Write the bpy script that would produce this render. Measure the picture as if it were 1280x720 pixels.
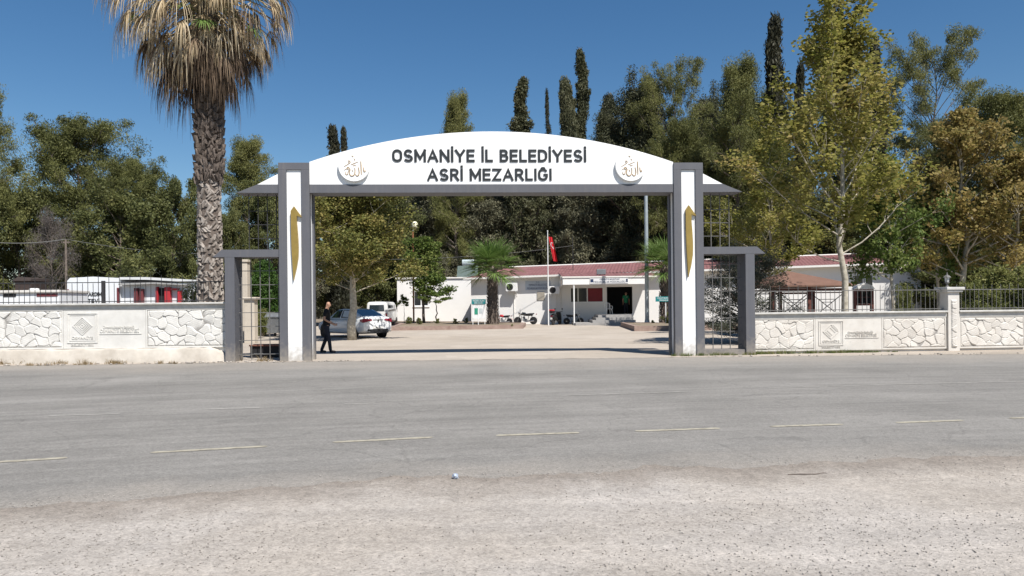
import bpy, bmesh, math, random
import numpy as np
from mathutils import Vector, Matrix
for o in list(bpy.data.objects): bpy.data.objects.remove(o)
SC = bpy.context.scene
COL = SC.collection
R = math.radians
# ------------------------------------------------------------------ camera
F = 924.4; HOR = 381.0; EYE = 1.6; ROLL = R(0.58)
cam = bpy.data.cameras.new('camera'); cam.sensor_width = 36; cam.lens = 36*F/1280
cam.shift_y = (HOR-360)/1280; cam.clip_end = 3000; cam.clip_start = 0.1
co = bpy.data.objects.new('camera', cam); COL.objects.link(co)
co.location = (0, 0, EYE); co.rotation_euler = (R(90), ROLL, 0)
SC.camera = co
# ------------------------------------------------------------------ light
SUN_AZ = R(33); SUN_EL = R(54)      # azimuth measured from -Y towards +X
w = bpy.data.worlds.new('World'); SC.world = w; w.use_nodes = True
nt = w.node_tree
sky = nt.nodes.new('ShaderNodeTexSky'); sky.sky_type = 'NISHITA'; sky.sun_disc = False
sky.sun_elevation = SUN_EL; sky.sun_rotation = R(180)-SUN_AZ
sky.altitude = 100; sky.air_density = 1.0; sky.dust_density = 0.35; sky.ozone_density = 2.2
bg = nt.nodes['Background']; bg.inputs[1].default_value = 0.068
hs = nt.nodes.new('ShaderNodeHueSaturation'); hs.inputs['Saturation'].default_value = 1.27
nt.links.new(sky.outputs[0], hs.inputs['Color']); nt.links.new(hs.outputs[0], bg.inputs[0])
sl = bpy.data.lights.new('sun', 'SUN'); sl.energy = 4.6; sl.angle = R(0.53); sl.color = (1, .955, .89)
so = bpy.data.objects.new('sun', sl); COL.objects.link(so)
S = Vector((math.sin(SUN_AZ)*math.cos(SUN_EL), -math.cos(SUN_AZ)*math.cos(SUN_EL), math.sin(SUN_EL)))
so.rotation_euler = S.to_track_quat('Z', 'Y').to_euler(); so.location = (20, -30, 60)
vs = SC.view_settings; vs.view_transform = 'Standard'; vs.look = 'None'; vs.gamma = 1; vs.exposure = 0.58
# ------------------------------------------------------------------ survey: photo measurements to metres
def ray(px, py):
    a, b = px-640, py-HOR
    return a*math.cos(ROLL)-b*math.sin(ROLL), a*math.sin(ROLL)+b*math.cos(ROLL)
def G(px, py, z=0.0):
    dx, dy = ray(px, py); Y = F*(EYE-z)/dy
    return dx*Y/F, Y
def XZ(px, py, Y):
    dx, dy = ray(px, py)
    return dx*Y/F, EYE-dy*Y/F
# ------------------------------------------------------------------ materials
def lin(c): return tuple(c)+(1,)
def N(t, kind, **kw):
    n = t.nodes.new(kind)
    for k, v in kw.items():
        if k in n.inputs: n.inputs[k].default_value = v
        else: setattr(n, k, v)
    return n
def mat(name, col, rough=.7, var=.12, scale=3.0, bump=0.0, bscale=30.0, metal=0.0, spec=.4, col2=None, detail=6, emit=None, coat=0):
    m = bpy.data.materials.new(name); m.use_nodes = True; t = m.node_tree; L = t.links
    b = t.nodes['Principled BSDF']; b.inputs['Roughness'].default_value = rough; b.inputs['Metallic'].default_value = metal
    b.inputs['Specular IOR Level'].default_value = spec
    if coat: b.inputs['Coat Weight'].default_value = coat
    tc = N(t, 'ShaderNodeTexCoord')
    if var > 0 or col2:
        n = N(t, 'ShaderNodeTexNoise'); n.inputs['Scale'].default_value = scale; n.inputs['Detail'].default_value = detail; n.inputs['Roughness'].default_value = .65
        L.new(tc.outputs['Object'], n.inputs['Vector'])
        r = N(t, 'ShaderNodeValToRGB'); r.color_ramp.elements[0].position = .3; r.color_ramp.elements[1].position = .7
        c2 = col2 or tuple(c*(1+var) for c in col)
        c1 = tuple(c*(1-var) for c in col) if not col2 else col
        r.color_ramp.elements[0].color = lin(c1); r.color_ramp.elements[1].color = lin(c2)
        L.new(n.outputs['Fac'], r.inputs[0]); L.new(r.outputs[0], b.inputs['Base Color'])
    else: b.inputs['Base Color'].default_value = lin(col)
    if bump > 0:
        n2 = N(t, 'ShaderNodeTexNoise'); n2.inputs['Scale'].default_value = bscale; n2.inputs['Detail'].default_value = 8
        L.new(tc.outputs['Object'], n2.inputs['Vector'])
        bp = N(t, 'ShaderNodeBump'); bp.inputs['Strength'].default_value = bump; bp.inputs['Distance'].default_value = .02
        L.new(n2.outputs['Fac'], bp.inputs['Height']); L.new(bp.outputs[0], b.inputs['Normal'])
    if emit:
        b.inputs['Emission Color'].default_value = lin(emit); b.inputs['Emission Strength'].default_value = .6
    return m
def leafmat(name, cols, trans=.3, rough=.6, nscale=.5, spec=.25):
    """foliage: colour differs leaf by leaf and clump by clump"""
    m = bpy.data.materials.new(name); m.use_nodes = True; t = m.node_tree; L = t.links
    out = t.nodes['Material Output']; b = t.nodes['Principled BSDF']
    g = N(t, 'ShaderNodeNewGeometry'); tc = N(t, 'ShaderNodeTexCoord'); oi = N(t, 'ShaderNodeObjectInfo')
    n = N(t, 'ShaderNodeTexNoise'); n.inputs['Scale'].default_value = nscale; n.inputs['Detail'].default_value = 3
    L.new(tc.outputs['Object'], n.inputs['Vector'])
    a = N(t, 'ShaderNodeMath', operation='MULTIPLY'); a.inputs[1].default_value = .5; L.new(g.outputs['Random Per Island'], a.inputs[0])
    c = N(t, 'ShaderNodeMath', operation='MULTIPLY_ADD'); c.inputs[1].default_value = 1.3; L.new(n.outputs['Fac'], c.inputs[0]); L.new(a.outputs[0], c.inputs[2])
    d = N(t, 'ShaderNodeMath', operation='MULTIPLY_ADD'); d.inputs[1].default_value = .25; d.inputs[2].default_value = -.5
    L.new(oi.outputs['Random'], d.inputs[0])
    e = N(t, 'ShaderNodeMath', operation='ADD'); L.new(c.outputs[0], e.inputs[0]); L.new(d.outputs[0], e.inputs[1])
    r = N(t, 'ShaderNodeValToRGB'); cr = r.color_ramp
    while len(cr.elements) < len(cols): cr.elements.new(.5)
    for i, cc in enumerate(cols):
        cr.elements[i].position = i/(len(cols)-1); cr.elements[i].color = lin(cc)
    L.new(e.outputs[0], r.inputs[0]); L.new(r.outputs[0], b.inputs['Base Color'])
    b.inputs['Roughness'].default_value = rough; b.inputs['Specular IOR Level'].default_value = spec
    if trans > 0:
        tr = N(t, 'ShaderNodeBsdfTranslucent'); L.new(r.outputs[0], tr.inputs['Color'])
        mx = N(t, 'ShaderNodeMixShader'); mx.inputs[0].default_value = trans
        L.new(b.outputs[0], mx.inputs[1]); L.new(tr.outputs[0], mx.inputs[2]); L.new(mx.outputs[0], out.inputs['Surface'])
    return m
# ------------------------------------------------------------------ object helpers
def thing(name, label, cat, loc=(0, 0, 0), rotz=0, group=None):
    o = bpy.data.objects.new(name, None); COL.objects.link(o); o.location = loc; o.rotation_euler = (0, 0, rotz)
    o.empty_display_size = .2; o['label'] = label; o['category'] = cat
    if group: o['group'] = group
    return o
def tag(o, label=None, cat=None, group=None, kind=None):
    for k, v in (('label', label), ('category', cat), ('group', group), ('kind', kind)):
        if v: o[k] = v
    return o
def link(name, me, m, parent=None, smooth=False):
    if m is not None and len(me.materials) == 0: me.materials.append(m)
    if smooth: me.polygons.foreach_set('use_smooth', [True]*len(me.polygons))
    o = bpy.data.objects.new(name, me); COL.objects.link(o); o.parent = parent
    return o
def dup(o, parent=None, **props):
    c = o.copy(); COL.objects.link(c); c.parent = parent
    for ch in list(o.children): dup(ch, c)
    for k, v in props.items(): c[k] = v
    return c
class MB:
    def __init__(s): s.v = []; s.f = []; s.tmp = None
    def add(s, vs, fs, M=None):
        n = len(s.v)
        if M is not None: vs = [tuple(M @ Vector(p)) for p in vs]
        s.v += [tuple(p) for p in vs]; s.f += [tuple(i+n for i in f) for f in fs]
        return s
    def box(s, x0, x1, y0, y1, z0, z1, M=None, bev=0):
        if bev:
            bm = bmesh.new(); bmesh.ops.create_cube(bm, size=1)
            for v in bm.verts: v.co = ((x0+x1)/2+v.co.x*(x1-x0), (y0+y1)/2+v.co.y*(y1-y0), (z0+z1)/2+v.co.z*(z1-z0))
            bmesh.ops.bevel(bm, geom=list(bm.edges), offset=bev, segments=2, affect='EDGES', profile=.6)
            bm.verts.ensure_lookup_table(); bm.verts.index_update()
            s.add([v.co[:] for v in bm.verts], [[v.index for v in f.verts] for f in bm.faces], M); bm.free(); return s
        return s.add([(x0,y0,z0),(x1,y0,z0),(x1,y1,z0),(x0,y1,z0),(x0,y0,z1),(x1,y0,z1),(x1,y1,z1),(x0,y1,z1)],
                     [(0,3,2,1),(4,5,6,7),(0,1,5,4),(1,2,6,5),(2,3,7,6),(3,0,4,7)], M)
    def prism(s, pts, y0, y1, axis='y', M=None):
        n = len(pts)
        mk = {'y': lambda a, b, c: (a, c, b), 'z': lambda a, b, c: (a, b, c), 'x': lambda a, b, c: (c, a, b)}[axis]
        return s.add([mk(a, b, y0) for a, b in pts]+[mk(a, b, y1) for a, b in pts],
                     [tuple(range(n)), tuple(range(2*n-1, n-1, -1))]+[(i, i+n, (i+1) % n+n, (i+1) % n) for i in range(n)], M)
    def tube(s, path, rad, sides=8, M=None, cap=True):
        path = [Vector(p) for p in path]; k = len(path)
        if not hasattr(rad, '__len__'): rad = [rad]*k
        vs = []; fs = []
        up = Vector((0, 0, 1)); prev = None
        for i, p in enumerate(path):
            d = (path[min(i+1, k-1)]-path[max(i-1, 0)])
            if d.length < 1e-9: d = Vector((0, 0, 1))
            d.normalize()
            a = (prev - d*prev.dot(d)) if prev is not None else d.cross(up if abs(d.z) < .9 else Vector((1, 0, 0)))
            if a.length < 1e-6: a = d.cross(Vector((1, 0, 0)))
            a.normalize(); prev = a; b = d.cross(a)
            for j in range(sides):
                t = 2*math.pi*j/sides
                vs.append(p+a*(math.cos(t)*rad[i])+b*(math.sin(t)*rad[i]))
        for i in range(k-1):
            for j in range(sides):
                fs.append((i*sides+j, i*sides+(j+1) % sides, (i+1)*sides+(j+1) % sides, (i+1)*sides+j))
        if cap: fs += [tuple(range(sides-1, -1, -1)), tuple(range((k-1)*sides, k*sides))]
        return s.add(vs, fs, M)
    def lathe(s, prof, sides=16, M=None):
        vs = []; fs = []; k = len(prof)
        for r, z in prof:
            for j in range(sides): vs.append((r*math.cos(2*math.pi*j/sides), r*math.sin(2*math.pi*j/sides), z))
        for i in range(k-1):
            for j in range(sides): fs.append((i*sides+j, i*sides+(j+1) % sides, (i+1)*sides+(j+1) % sides, (i+1)*sides+j))
        fs += [tuple(range(sides-1, -1, -1)), tuple(range((k-1)*sides, k*sides))]
        return s.add(vs, fs, M)
    def quad(s, a, b, c, d, M=None): return s.add([a, b, c, d], [(0, 1, 2, 3)], M)
    def build(s, name, m, parent=None, smooth=False, label=None, auto=None):
        me = bpy.data.meshes.new(name); me.from_pydata(s.v, [], s.f); me.update()
        o = link(name, me, m, parent, smooth)
        if label: o['label'] = label
        return o
def T(x=0, y=0, z=0, rz=0, rx=0, ry=0, sc=1):
    return Matrix.Translation((x, y, z)) @ Matrix.Rotation(rz, 4, 'Z') @ Matrix.Rotation(ry, 4, 'Y') @ Matrix.Rotation(rx, 4, 'X') @ Matrix.Scale(sc, 4)
def npmesh(name, V, Q):
    V = np.asarray(V, dtype=np.float32); Q = np.asarray(Q, dtype=np.int32); k = Q.shape[1]
    me = bpy.data.meshes.new(name); me.vertices.add(len(V)); me.vertices.foreach_set('co', V.ravel())
    me.loops.add(Q.size); me.loops.foreach_set('vertex_index', Q.ravel())
    me.polygons.add(len(Q)); me.polygons.foreach_set('loop_start', np.arange(0, Q.size, k, dtype=np.int32))
    try: me.polygons.foreach_set('loop_total', np.full(len(Q), k, dtype=np.int32))
    except Exception: pass
    me.update(calc_edges=True); me.validate(); return me
def text_mesh(body, width=None, height=None, extrude=.01, bold=0.0, spacing=1.0, align='CENTER'):
    """letters standing in the local xz plane facing -y; returns (verts, faces)"""
    c = bpy.data.curves.new('lettering', 'FONT'); c.body = body; c.size = 1; c.extrude = .5; c.offset = bold; c.space_character = spacing; c.resolution_u = 3
    o = bpy.data.objects.new('lettering', c); COL.objects.link(o)
    dg = bpy.context.evaluated_depsgraph_get(); dg.update()
    me = bpy.data.meshes.new_from_object(o.evaluated_get(dg))
    P = np.array([v.co[:] for v in me.vertices]); Fc = [tuple(p.vertices) for p in me.polygons]
    bpy.data.objects.remove(o); bpy.data.curves.remove(c); bpy.data.meshes.remove(me)
    x0, x1 = P[:, 0].min(), P[:, 0].max()
    cap = 0.72
    sz = (height/cap) if height else width/(x1-x0)
    sx = width/(x1-x0) if width else sz
    ox = (x0+x1)/2 if align == 'CENTER' else x0
    V = np.stack([(P[:, 0]-ox)*sx, -P[:, 2]*extrude, P[:, 1]*sz], 1)
    return V.tolist(), Fc

# plain uppercase sign lettering drawn as ribbons of even width (cell 0.62 wide, 1 high)
def _arc(cx, cy, rx, ry, a0, a1, n=8): return [(cx+rx*math.cos(R(a0+(a1-a0)*i/n)), cy+ry*math.sin(R(a0+(a1-a0)*i/n))) for i in range(n+1)]
def _oval(w): return _arc(w/2, .68, w/2, .32, 0, 180, 10)+_arc(w/2, .32, w/2, .32, 180, 360, 10)+[(w, .68)]
GL = {
 'O': (.60, [_oval(.60)]),
 'S': (.54, [_arc(.27, .735, .25, .265, 20, 270, 12)+_arc(.27, .235, .27, .235, 90, -160, 12)]),
 'M': (.72, [[(0, 0), (0, 1)], [(.0, 1), (.36, .22), (.72, 1)], [(.72, 1), (.72, 0)]]),
 'A': (.66, [[(0, 0), (.33, 1), (.66, 0)], [(.11, .30), (.55, .30)]]),
 'N': (.60, [[(0, 0), (0, 1)], [(0, 1), (.60, 0)], [(.60, 0), (.60, 1)]]),
 'I': (.0, [[(0, 0), (0, 1)]]), 'İ': (.0, [[(0, 0), (0, 1)], [(0, 1.29), (0, 1.31)]]),
 'Y': (.62, [[(0, 1), (.31, .45), (.62, 1)], [(.31, .47), (.31, 0)]]),
 'E': (.46, [[(.46, 1), (0, 1), (0, 0), (.46, 0)], [(0, .52), (.42, .52)]]),
 'L': (.42, [[(0, 1), (0, 0), (.42, 0)]]),
 'B': (.50, [[(0, 0), (0, 1)], [(0, 1), (.26, 1)]+_arc(.26, .77, .20, .23, 90, -90, 8)[1:]+[(0, .54)], [(.2, .54)]+_arc(.26, .27, .25, .27, 90, -90, 8)+[(0, 0)]]),
 'D': (.56, [[(0, 0), (0, 1)], [(0, 1), (.2, 1)]+_arc(.2, .64, .36, .36, 90, 0, 6)[1:]+_arc(.2, .36, .36, .36, 0, -90, 6)+[(0, 0)]]),
 'R': (.52, [[(0, 0), (0, 1)], [(0, 1), (.26, 1)]+_arc(.26, .74, .23, .26, 90, -90, 8)[1:]+[(0, .48)], [(.24, .48), (.52, 0)]]),
 'Z': (.54, [[(0, 1), (.54, 1), (.0, 0), (.54, 0)]]),
 'Ğ': (.60, [_arc(.30, .68, .30, .32, 25, 180, 9)+_arc(.30, .32, .30, .32, 180, 360, 9)+[(.60, .47), (.34, .47)], _arc(.30, 1.27, .14, .14, 200, 340, 6)]),
 'T': (.54, [[(0, 1), (.54, 1)], [(.27, 1), (.27, 0)]]), 'V': (.60, [[(0, 1), (.30, 0), (.60, 1)]]), ' ': (.12, []),
}
def sign_text(body, width, height, th=.02, sw=.185, gap=.30):
    """returns a mesh builder; centred at x=0, baseline z=0, facing -y"""
    W = sum(GL[c][0] for c in body)+gap*(len(body)-1); sx = width/(W+sw); M = MB(); x = -W/2; k = 0
    for c in body:
        for st in GL[c][1]:
            k += 1; P = [Vector(((x+a)*sx/height, b_*(1-sw)+sw/2)) for a, b_ in st]; h = sw/2; n = len(P); Lf = []; Rt = []
            d0 = (P[1]-P[0]).normalized(); d1 = (P[-1]-P[-2]).normalized()
            if len(P) <= 4 or c in 'BDR': P[0] = P[0]-d0*h*.98; P[-1] = P[-1]+d1*h*.98
            for i in range(n):
                a = (P[i]-P[i-1]).normalized() if i > 0 else None; b_ = (P[i+1]-P[i]).normalized() if i < n-1 else None
                if a is None: a = b_
                if b_ is None: b_ = a
                na = Vector((-a.y, a.x)); nb = Vector((-b_.y, b_.x)); m_ = (na+nb)
                m_ = m_/max(m_.length, 1e-6); l_ = min(h/max(m_.dot(na), .35), h*1.9); Lf.append(P[i]+m_*l_); Rt.append(P[i]-m_*l_)
            y0 = -th-.0012*(k % 4)
            for i in range(n-1):
                q = [Lf[i], Lf[i+1], Rt[i+1], Rt[i]]
                M.add([(p.x*height, y0, p.y*height) for p in q]+[(p.x*height, .01, p.y*height) for p in q], [(0, 1, 2, 3), (0, 4, 5, 1), (2, 6, 7, 3), (1, 5, 6, 2) if i == n-2 else (1, 5, 6, 2), (0, 3, 7, 4)])
        x += GL[c][0]+gap
    return M
# ------------------------------------------------------------------ ground, road, lot
def groundmat(name, stops, scale, bump, bscale, fleck=None, streak=False, rough=.95, edge=False):
    m = bpy.data.materials.new(name); m.use_nodes = True; t = m.node_tree; L = t.links; b = t.nodes['Principled BSDF']
    b.inputs['Roughness'].default_value = rough; b.inputs['Specular IOR Level'].default_value = .2
    tc = N(t, 'ShaderNodeTexCoord'); mp = N(t, 'ShaderNodeMapping'); L.new(tc.outputs['Object'], mp.inputs[0])
    n = N(t, 'ShaderNodeTexNoise'); n.inputs['Scale'].default_value = scale; n.inputs['Detail'].default_value = 9; n.inputs['Roughness'].default_value = .62
    L.new(mp.outputs[0], n.inputs['Vector'])
    r = N(t, 'ShaderNodeValToRGB'); cr = r.color_ramp
    while len(cr.elements) < len(stops): cr.elements.new(.5)
    for i, (p, c) in enumerate(stops): cr.elements[i].position = p; cr.elements[i].color = lin(c)
    L.new(n.outputs['Fac'], r.inputs[0]); cur = r.outputs[0]
    if streak:   # wheel tracks and patches stretched along the carriageway (UV: u along, v across, in metres)
        uv = N(t, 'ShaderNodeMapping'); uv.inputs['Scale'].default_value = (.035, .55, 1); L.new(tc.outputs['UV'], uv.inputs[0])
        ns = N(t, 'ShaderNodeTexNoise'); ns.inputs['Scale'].default_value = 1.0; ns.inputs['Detail'].default_value = 5; ns.inputs['Roughness'].default_value = .6
        L.new(uv.outputs[0], ns.inputs['Vector'])
        mr = N(t, 'ShaderNodeMapRange'); mr.inputs['From Min'].default_value = .3; mr.inputs['From Max'].default_value = .7
        mr.inputs['To Min'].default_value = .83; mr.inputs['To Max'].default_value = 1.15; L.new(ns.outputs['Fac'], mr.inputs[0])
        uv2 = N(t, 'ShaderNodeMapping'); uv2.inputs['Scale'].default_value = (.5, 5, 1); L.new(tc.outputs['UV'], uv2.inputs[0])
        n5 = N(t, 'ShaderNodeTexNoise'); n5.inputs['Scale'].default_value = 1.0; n5.inputs['Detail'].default_value = 6; L.new(uv2.outputs[0], n5.inputs['Vector'])
        mr2 = N(t, 'ShaderNodeMapRange'); mr2.inputs['From Min'].default_value = .3; mr2.inputs['From Max'].default_value = .7
        mr2.inputs['To Min'].default_value = .9; mr2.inputs['To Max'].default_value = 1.1; L.new(n5.outputs['Fac'], mr2.inputs[0])
        mu = N(t, 'ShaderNodeMath', operation='MULTIPLY'); L.new(mr.outputs[0], mu.inputs[0]); L.new(mr2.outputs[0], mu.inputs[1])
        vm = N(t, 'ShaderNodeVectorMath', operation='SCALE'); L.new(cur, vm.inputs[0]); L.new(mu.outputs[0], vm.inputs['Scale']); cur = vm.outputs[0]
        # hairline cracks in patches
        nc = N(t, 'ShaderNodeTexNoise'); nc.inputs['Scale'].default_value = .9; nc.inputs['Detail'].default_value = 6; L.new(tc.outputs['Object'], nc.inputs['Vector'])
        va = N(t, 'ShaderNodeVectorMath', operation='MULTIPLY_ADD'); va.inputs[1].default_value = (1.6, 1.6, 0); L.new(nc.outputs['Color'], va.inputs[0]); L.new(tc.outputs['Object'], va.inputs[2])
        vc = N(t, 'ShaderNodeTexVoronoi', feature='DISTANCE_TO_EDGE'); vc.inputs['Scale'].default_value = .38; L.new(va.outputs[0], vc.inputs['Vector'])
        rc = N(t, 'ShaderNodeMapRange'); rc.inputs['From Max'].default_value = .009; rc.inputs['To Min'].default_value = .84; rc.inputs['To Max'].default_value = 1; L.new(vc.outputs['Distance'], rc.inputs[0])
        v9 = N(t, 'ShaderNodeVectorMath', operation='SCALE'); L.new(cur, v9.inputs[0]); L.new(rc.outputs[0], v9.inputs['Scale']); cur = v9.outputs[0]
        # dust blown in from both road edges
        ue = N(t, 'ShaderNodeUVMap'); ue.uv_map = 'EdgeDistance'; se = N(t, 'ShaderNodeSeparateXYZ'); L.new(ue.outputs[0], se.inputs[0])
        for k_, reach in ((0, 1.0), (1, 3.2)):
            nd = N(t, 'ShaderNodeTexNoise'); nd.inputs['Scale'].default_value = 1.3 if k_ == 0 else .45; nd.inputs['Detail'].default_value = 7; L.new(tc.outputs['Object'], nd.inputs['Vector'])
            ad = N(t, 'ShaderNodeMath', operation='MULTIPLY_ADD'); ad.inputs[1].default_value = -reach*1.6; L.new(nd.outputs['Fac'], ad.inputs[0]); L.new(se.outputs[k_], ad.inputs[2])
            rr = N(t, 'ShaderNodeMapRange'); rr.inputs['From Min'].default_value = -reach*.5; rr.inputs['From Max'].default_value = reach*.35; rr.inputs['To Min'].default_value = .62; rr.inputs['To Max'].default_value = 0; L.new(ad.outputs[0], rr.inputs[0])
            mx = N(t, 'ShaderNodeMix', data_type='RGBA'); mx.inputs[7].default_value = (.30, .272, .238, 1); L.new(rr.outputs[0], mx.inputs[0]); L.new(cur, mx.inputs[6]); cur = mx.outputs[2]
    if edge:     # wheel-swept bands lying along the road
        mb_ = N(t, 'ShaderNodeMapping'); mb_.inputs['Rotation'].default_value = (0, 0, R(-9)); mb_.inputs['Scale'].default_value = (.22, 1.9, 1); L.new(tc.outputs['Object'], mb_.inputs[0])
        nb_ = N(t, 'ShaderNodeTexNoise'); nb_.inputs['Scale'].default_value = 1; nb_.inputs['Detail'].default_value = 6; L.new(mb_.outputs[0], nb_.inputs['Vector'])
        rb_ = N(t, 'ShaderNodeMapRange'); rb_.inputs['From Min'].default_value = .32; rb_.inputs['From Max'].default_value = .68; rb_.inputs['To Min'].default_value = .86; rb_.inputs['To Max'].default_value = 1.12; L.new(nb_.outputs['Fac'], rb_.inputs[0])
        vb_ = N(t, 'ShaderNodeVectorMath', operation='SCALE'); L.new(cur, vb_.inputs[0]); L.new(rb_.outputs[0], vb_.inputs['Scale']); cur = vb_.outputs[0]
    if edge:     # trodden asphalt crumbs and oil darken the strip beside the road
        ue = N(t, 'ShaderNodeUVMap'); ue.uv_map = 'EdgeDistance'; se = N(t, 'ShaderNodeSeparateXYZ'); L.new(ue.outputs[0], se.inputs[0])
        nd = N(t, 'ShaderNodeTexNoise'); nd.inputs['Scale'].default_value = 2.2; nd.inputs['Detail'].default_value = 8; nd.inputs['Roughness'].default_value = .7; L.new(tc.outputs['Object'], nd.inputs['Vector'])
        ad = N(t, 'ShaderNodeMath', operation='MULTIPLY_ADD'); ad.inputs[1].default_value = -1.3; L.new(nd.outputs['Fac'], ad.inputs[0]); L.new(se.outputs[0], ad.inputs[2])
        rr = N(t, 'ShaderNodeMapRange'); rr.inputs['From Min'].default_value = -.62; rr.inputs['From Max'].default_value = .25; rr.inputs['To Min'].default_value = 1; rr.inputs['To Max'].default_value = 0; L.new(ad.outputs[0], rr.inputs[0])
        mx = N(t, 'ShaderNodeMix', data_type='RGBA'); mx.inputs[7].default_value = (.235, .205, .175, 1); L.new(rr.outputs[0], mx.inputs[0]); L.new(cur, mx.inputs[6]); cur = mx.outputs[2]
    if fleck:    # single grains lighter and darker than the rest
        for (sc_, lo, hi, amt) in fleck:
            v = N(t, 'ShaderNodeTexVoronoi'); v.inputs['Scale'].default_value = sc_; L.new(tc.outputs['Object'], v.inputs['Vector'])
            sp = N(t, 'ShaderNodeSeparateColor'); L.new(v.outputs['Color'], sp.inputs[0])
            mr3 = N(t, 'ShaderNodeMapRange'); mr3.inputs['To Min'].default_value = lo; mr3.inputs['To Max'].default_value = hi
            pw = N(t, 'ShaderNodeMath', operation='POWER'); pw.inputs[1].default_value = amt; L.new(sp.outputs[0], pw.inputs[0]); L.new(pw.outputs[0], mr3.inputs[0])
            v2 = N(t, 'ShaderNodeVectorMath', operation='SCALE'); L.new(cur, v2.inputs[0]); L.new(mr3.outputs[0], v2.inputs['Scale']); cur = v2.outputs[0]
    L.new(cur, b.inputs['Base Color'])
    n2 = N(t, 'ShaderNodeTexNoise'); n2.inputs['Scale'].default_value = bscale; n2.inputs['Detail'].default_value = 10; n2.inputs['Roughness'].default_value = .7
    L.new(tc.outputs['Object'], n2.inputs['Vector'])
    bp = N(t, 'ShaderNodeBump'); bp.inputs['Strength'].default_value = bump; bp.inputs['Distance'].default_value = .03
    L.new(n2.outputs['Fac'], bp.inputs['Height']); L.new(bp.outputs[0], b.inputs['Normal'])
    return m
m_dirt = groundmat('dry_earth', [(.3, (.16, .125, .09)), (.5, (.23, .185, .135)), (.7, (.30, .25, .19))], .35, .6, 12)
m_asph = groundmat('worn_asphalt', [(.3, (.185, .177, .163)), (.5, (.213, .203, .187)), (.7, (.24, .229, .211))], .5, .35, 60,
                   fleck=[(90, .82, 1.18, 1), (28, .93, 1.1, 1)], streak=True)
m_lot = groundmat('gravel_dust', [(.28, (.32, .282, .24)), (.46, (.37, .333, .292)), (.56, (.395, .362, .327)), (.75, (.42, .392, .36))], .22, .5, 22,
                  fleck=[(75, .80, 1.15, .8), (26, .88, 1.09, .8), (6, .95, 1.05, 1)], edge=True)
m_fore = groundmat('forecourt_concrete', [(.28, (.33, .285, .235)), (.45, (.385, .335, .28)), (.6, (.42, .37, .315)), (.75, (.46, .41, .35))], .16, .4, 25,
                   fleck=[(30, .93, 1.07, 1), (1.1, .94, 1.05, 1)])
g = MB()
g.quad((-1500, -300, -.012), (1500, -300, -.012), (1500, 1800, -.012), (-1500, 1800, -.012))
tag(g.build('ground', m_dirt), kind='structure')
def curve_pts(px, step=.5, ext=70):
    P = [G(*p) for p in px]
    x = np.array([p[0] for p in P]); y = np.array([p[1] for p in P])
    co_ = np.polyfit(x, y, 2) if len(px) > 3 else np.polyfit(x, y, 1)
    f = np.poly1d(co_); d = f.deriv(); x0, x1 = x.min()-1.5, x.max()+1.5
    xs = np.arange(-ext, ext+.01, step)
    ys = np.where(xs < x0, f(x0)+d(x0)*(xs-x0), np.where(xs > x1, f(x1)+d(x1)*(xs-x1), f(xs)))
    return xs, ys
xs, near = curve_pts([(0, 632), (250, 615), (500, 600), (700, 591), (900, 580), (1100, 574), (1280, 568)])
_, far = curve_pts([(0, 457), (278, 455.5), (390, 452.5), (640, 448.5), (850, 446.5), (945, 445.8), (1280, 443)])
near = near-.35
nv = 24; V = []; Q = []; UV = []
for i, x in enumerate(xs):
    for j in range(nv+1):
        t = j/nv; V.append((x, near[i]*(1-t)+far[i]*t, .004)); UV.append((x, near[i]*(1-t)+far[i]*t-near[i]))
for i in range(len(xs)-1):
    for j in range(nv): a = i*(nv+1)+j; Q.append((a, a+nv+1, a+nv+2, a+1))
me = npmesh('road', V, Q)
ul = me.uv_layers.new(name='UVMap'); li = np.zeros(len(me.loops), dtype=np.int32); me.loops.foreach_get('vertex_index', li)
ul.data.foreach_set('uv', np.array(UV, dtype=np.float32)[li].ravel())
u2 = me.uv_layers.new(name='EdgeDistance'); W_ = far-near; D2 = np.array([(UV[i][1], W_[i//(nv+1)]-UV[i][1]) for i in range(len(UV))], dtype=np.float32); u2.data.foreach_set('uv', D2[li].ravel())
tag(link('road', me, m_asph), kind='structure')
# gravel lot: ragged edge spilling over the asphalt
rng = np.random.default_rng(4)
V = []; Q = []; xs2 = np.arange(-40, 40.01, .06)
edge = np.interp(xs2, xs, near+.27)
edge = edge+.10*np.interp(xs2, np.linspace(-40, 41, 101), rng.normal(0, 1, 101))+.06*np.interp(xs2, np.linspace(-40, 40.2, 321), rng.normal(0, 1, 321))+rng.normal(0, .025, len(xs2))
rows = [-60, -20, -5, 1, 3.2]
for i, x in enumerate(xs2):
    for r_ in rows: V.append((x, r_, .008))
    V.append((x, edge[i], .008))
k = len(rows)+1
for i in range(len(xs2)-1):
    for j in range(k-1): a = i*k+j; Q.append((a, a+k, a+k+1, a+1))
me = npmesh('gravel_lot', V, Q); ul = me.uv_layers.new(name='EdgeDistance'); li = np.zeros(len(me.loops), dtype=np.int32); me.loops.foreach_get('vertex_index', li)
ev = np.repeat(edge, k); D2 = np.stack([ev-np.array(V)[:, 1], np.zeros(len(V))], 1).astype(np.float32); ul.data.foreach_set('uv', D2[li].ravel())
tag(link('gravel_lot', me, m_lot), kind='structure')
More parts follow.
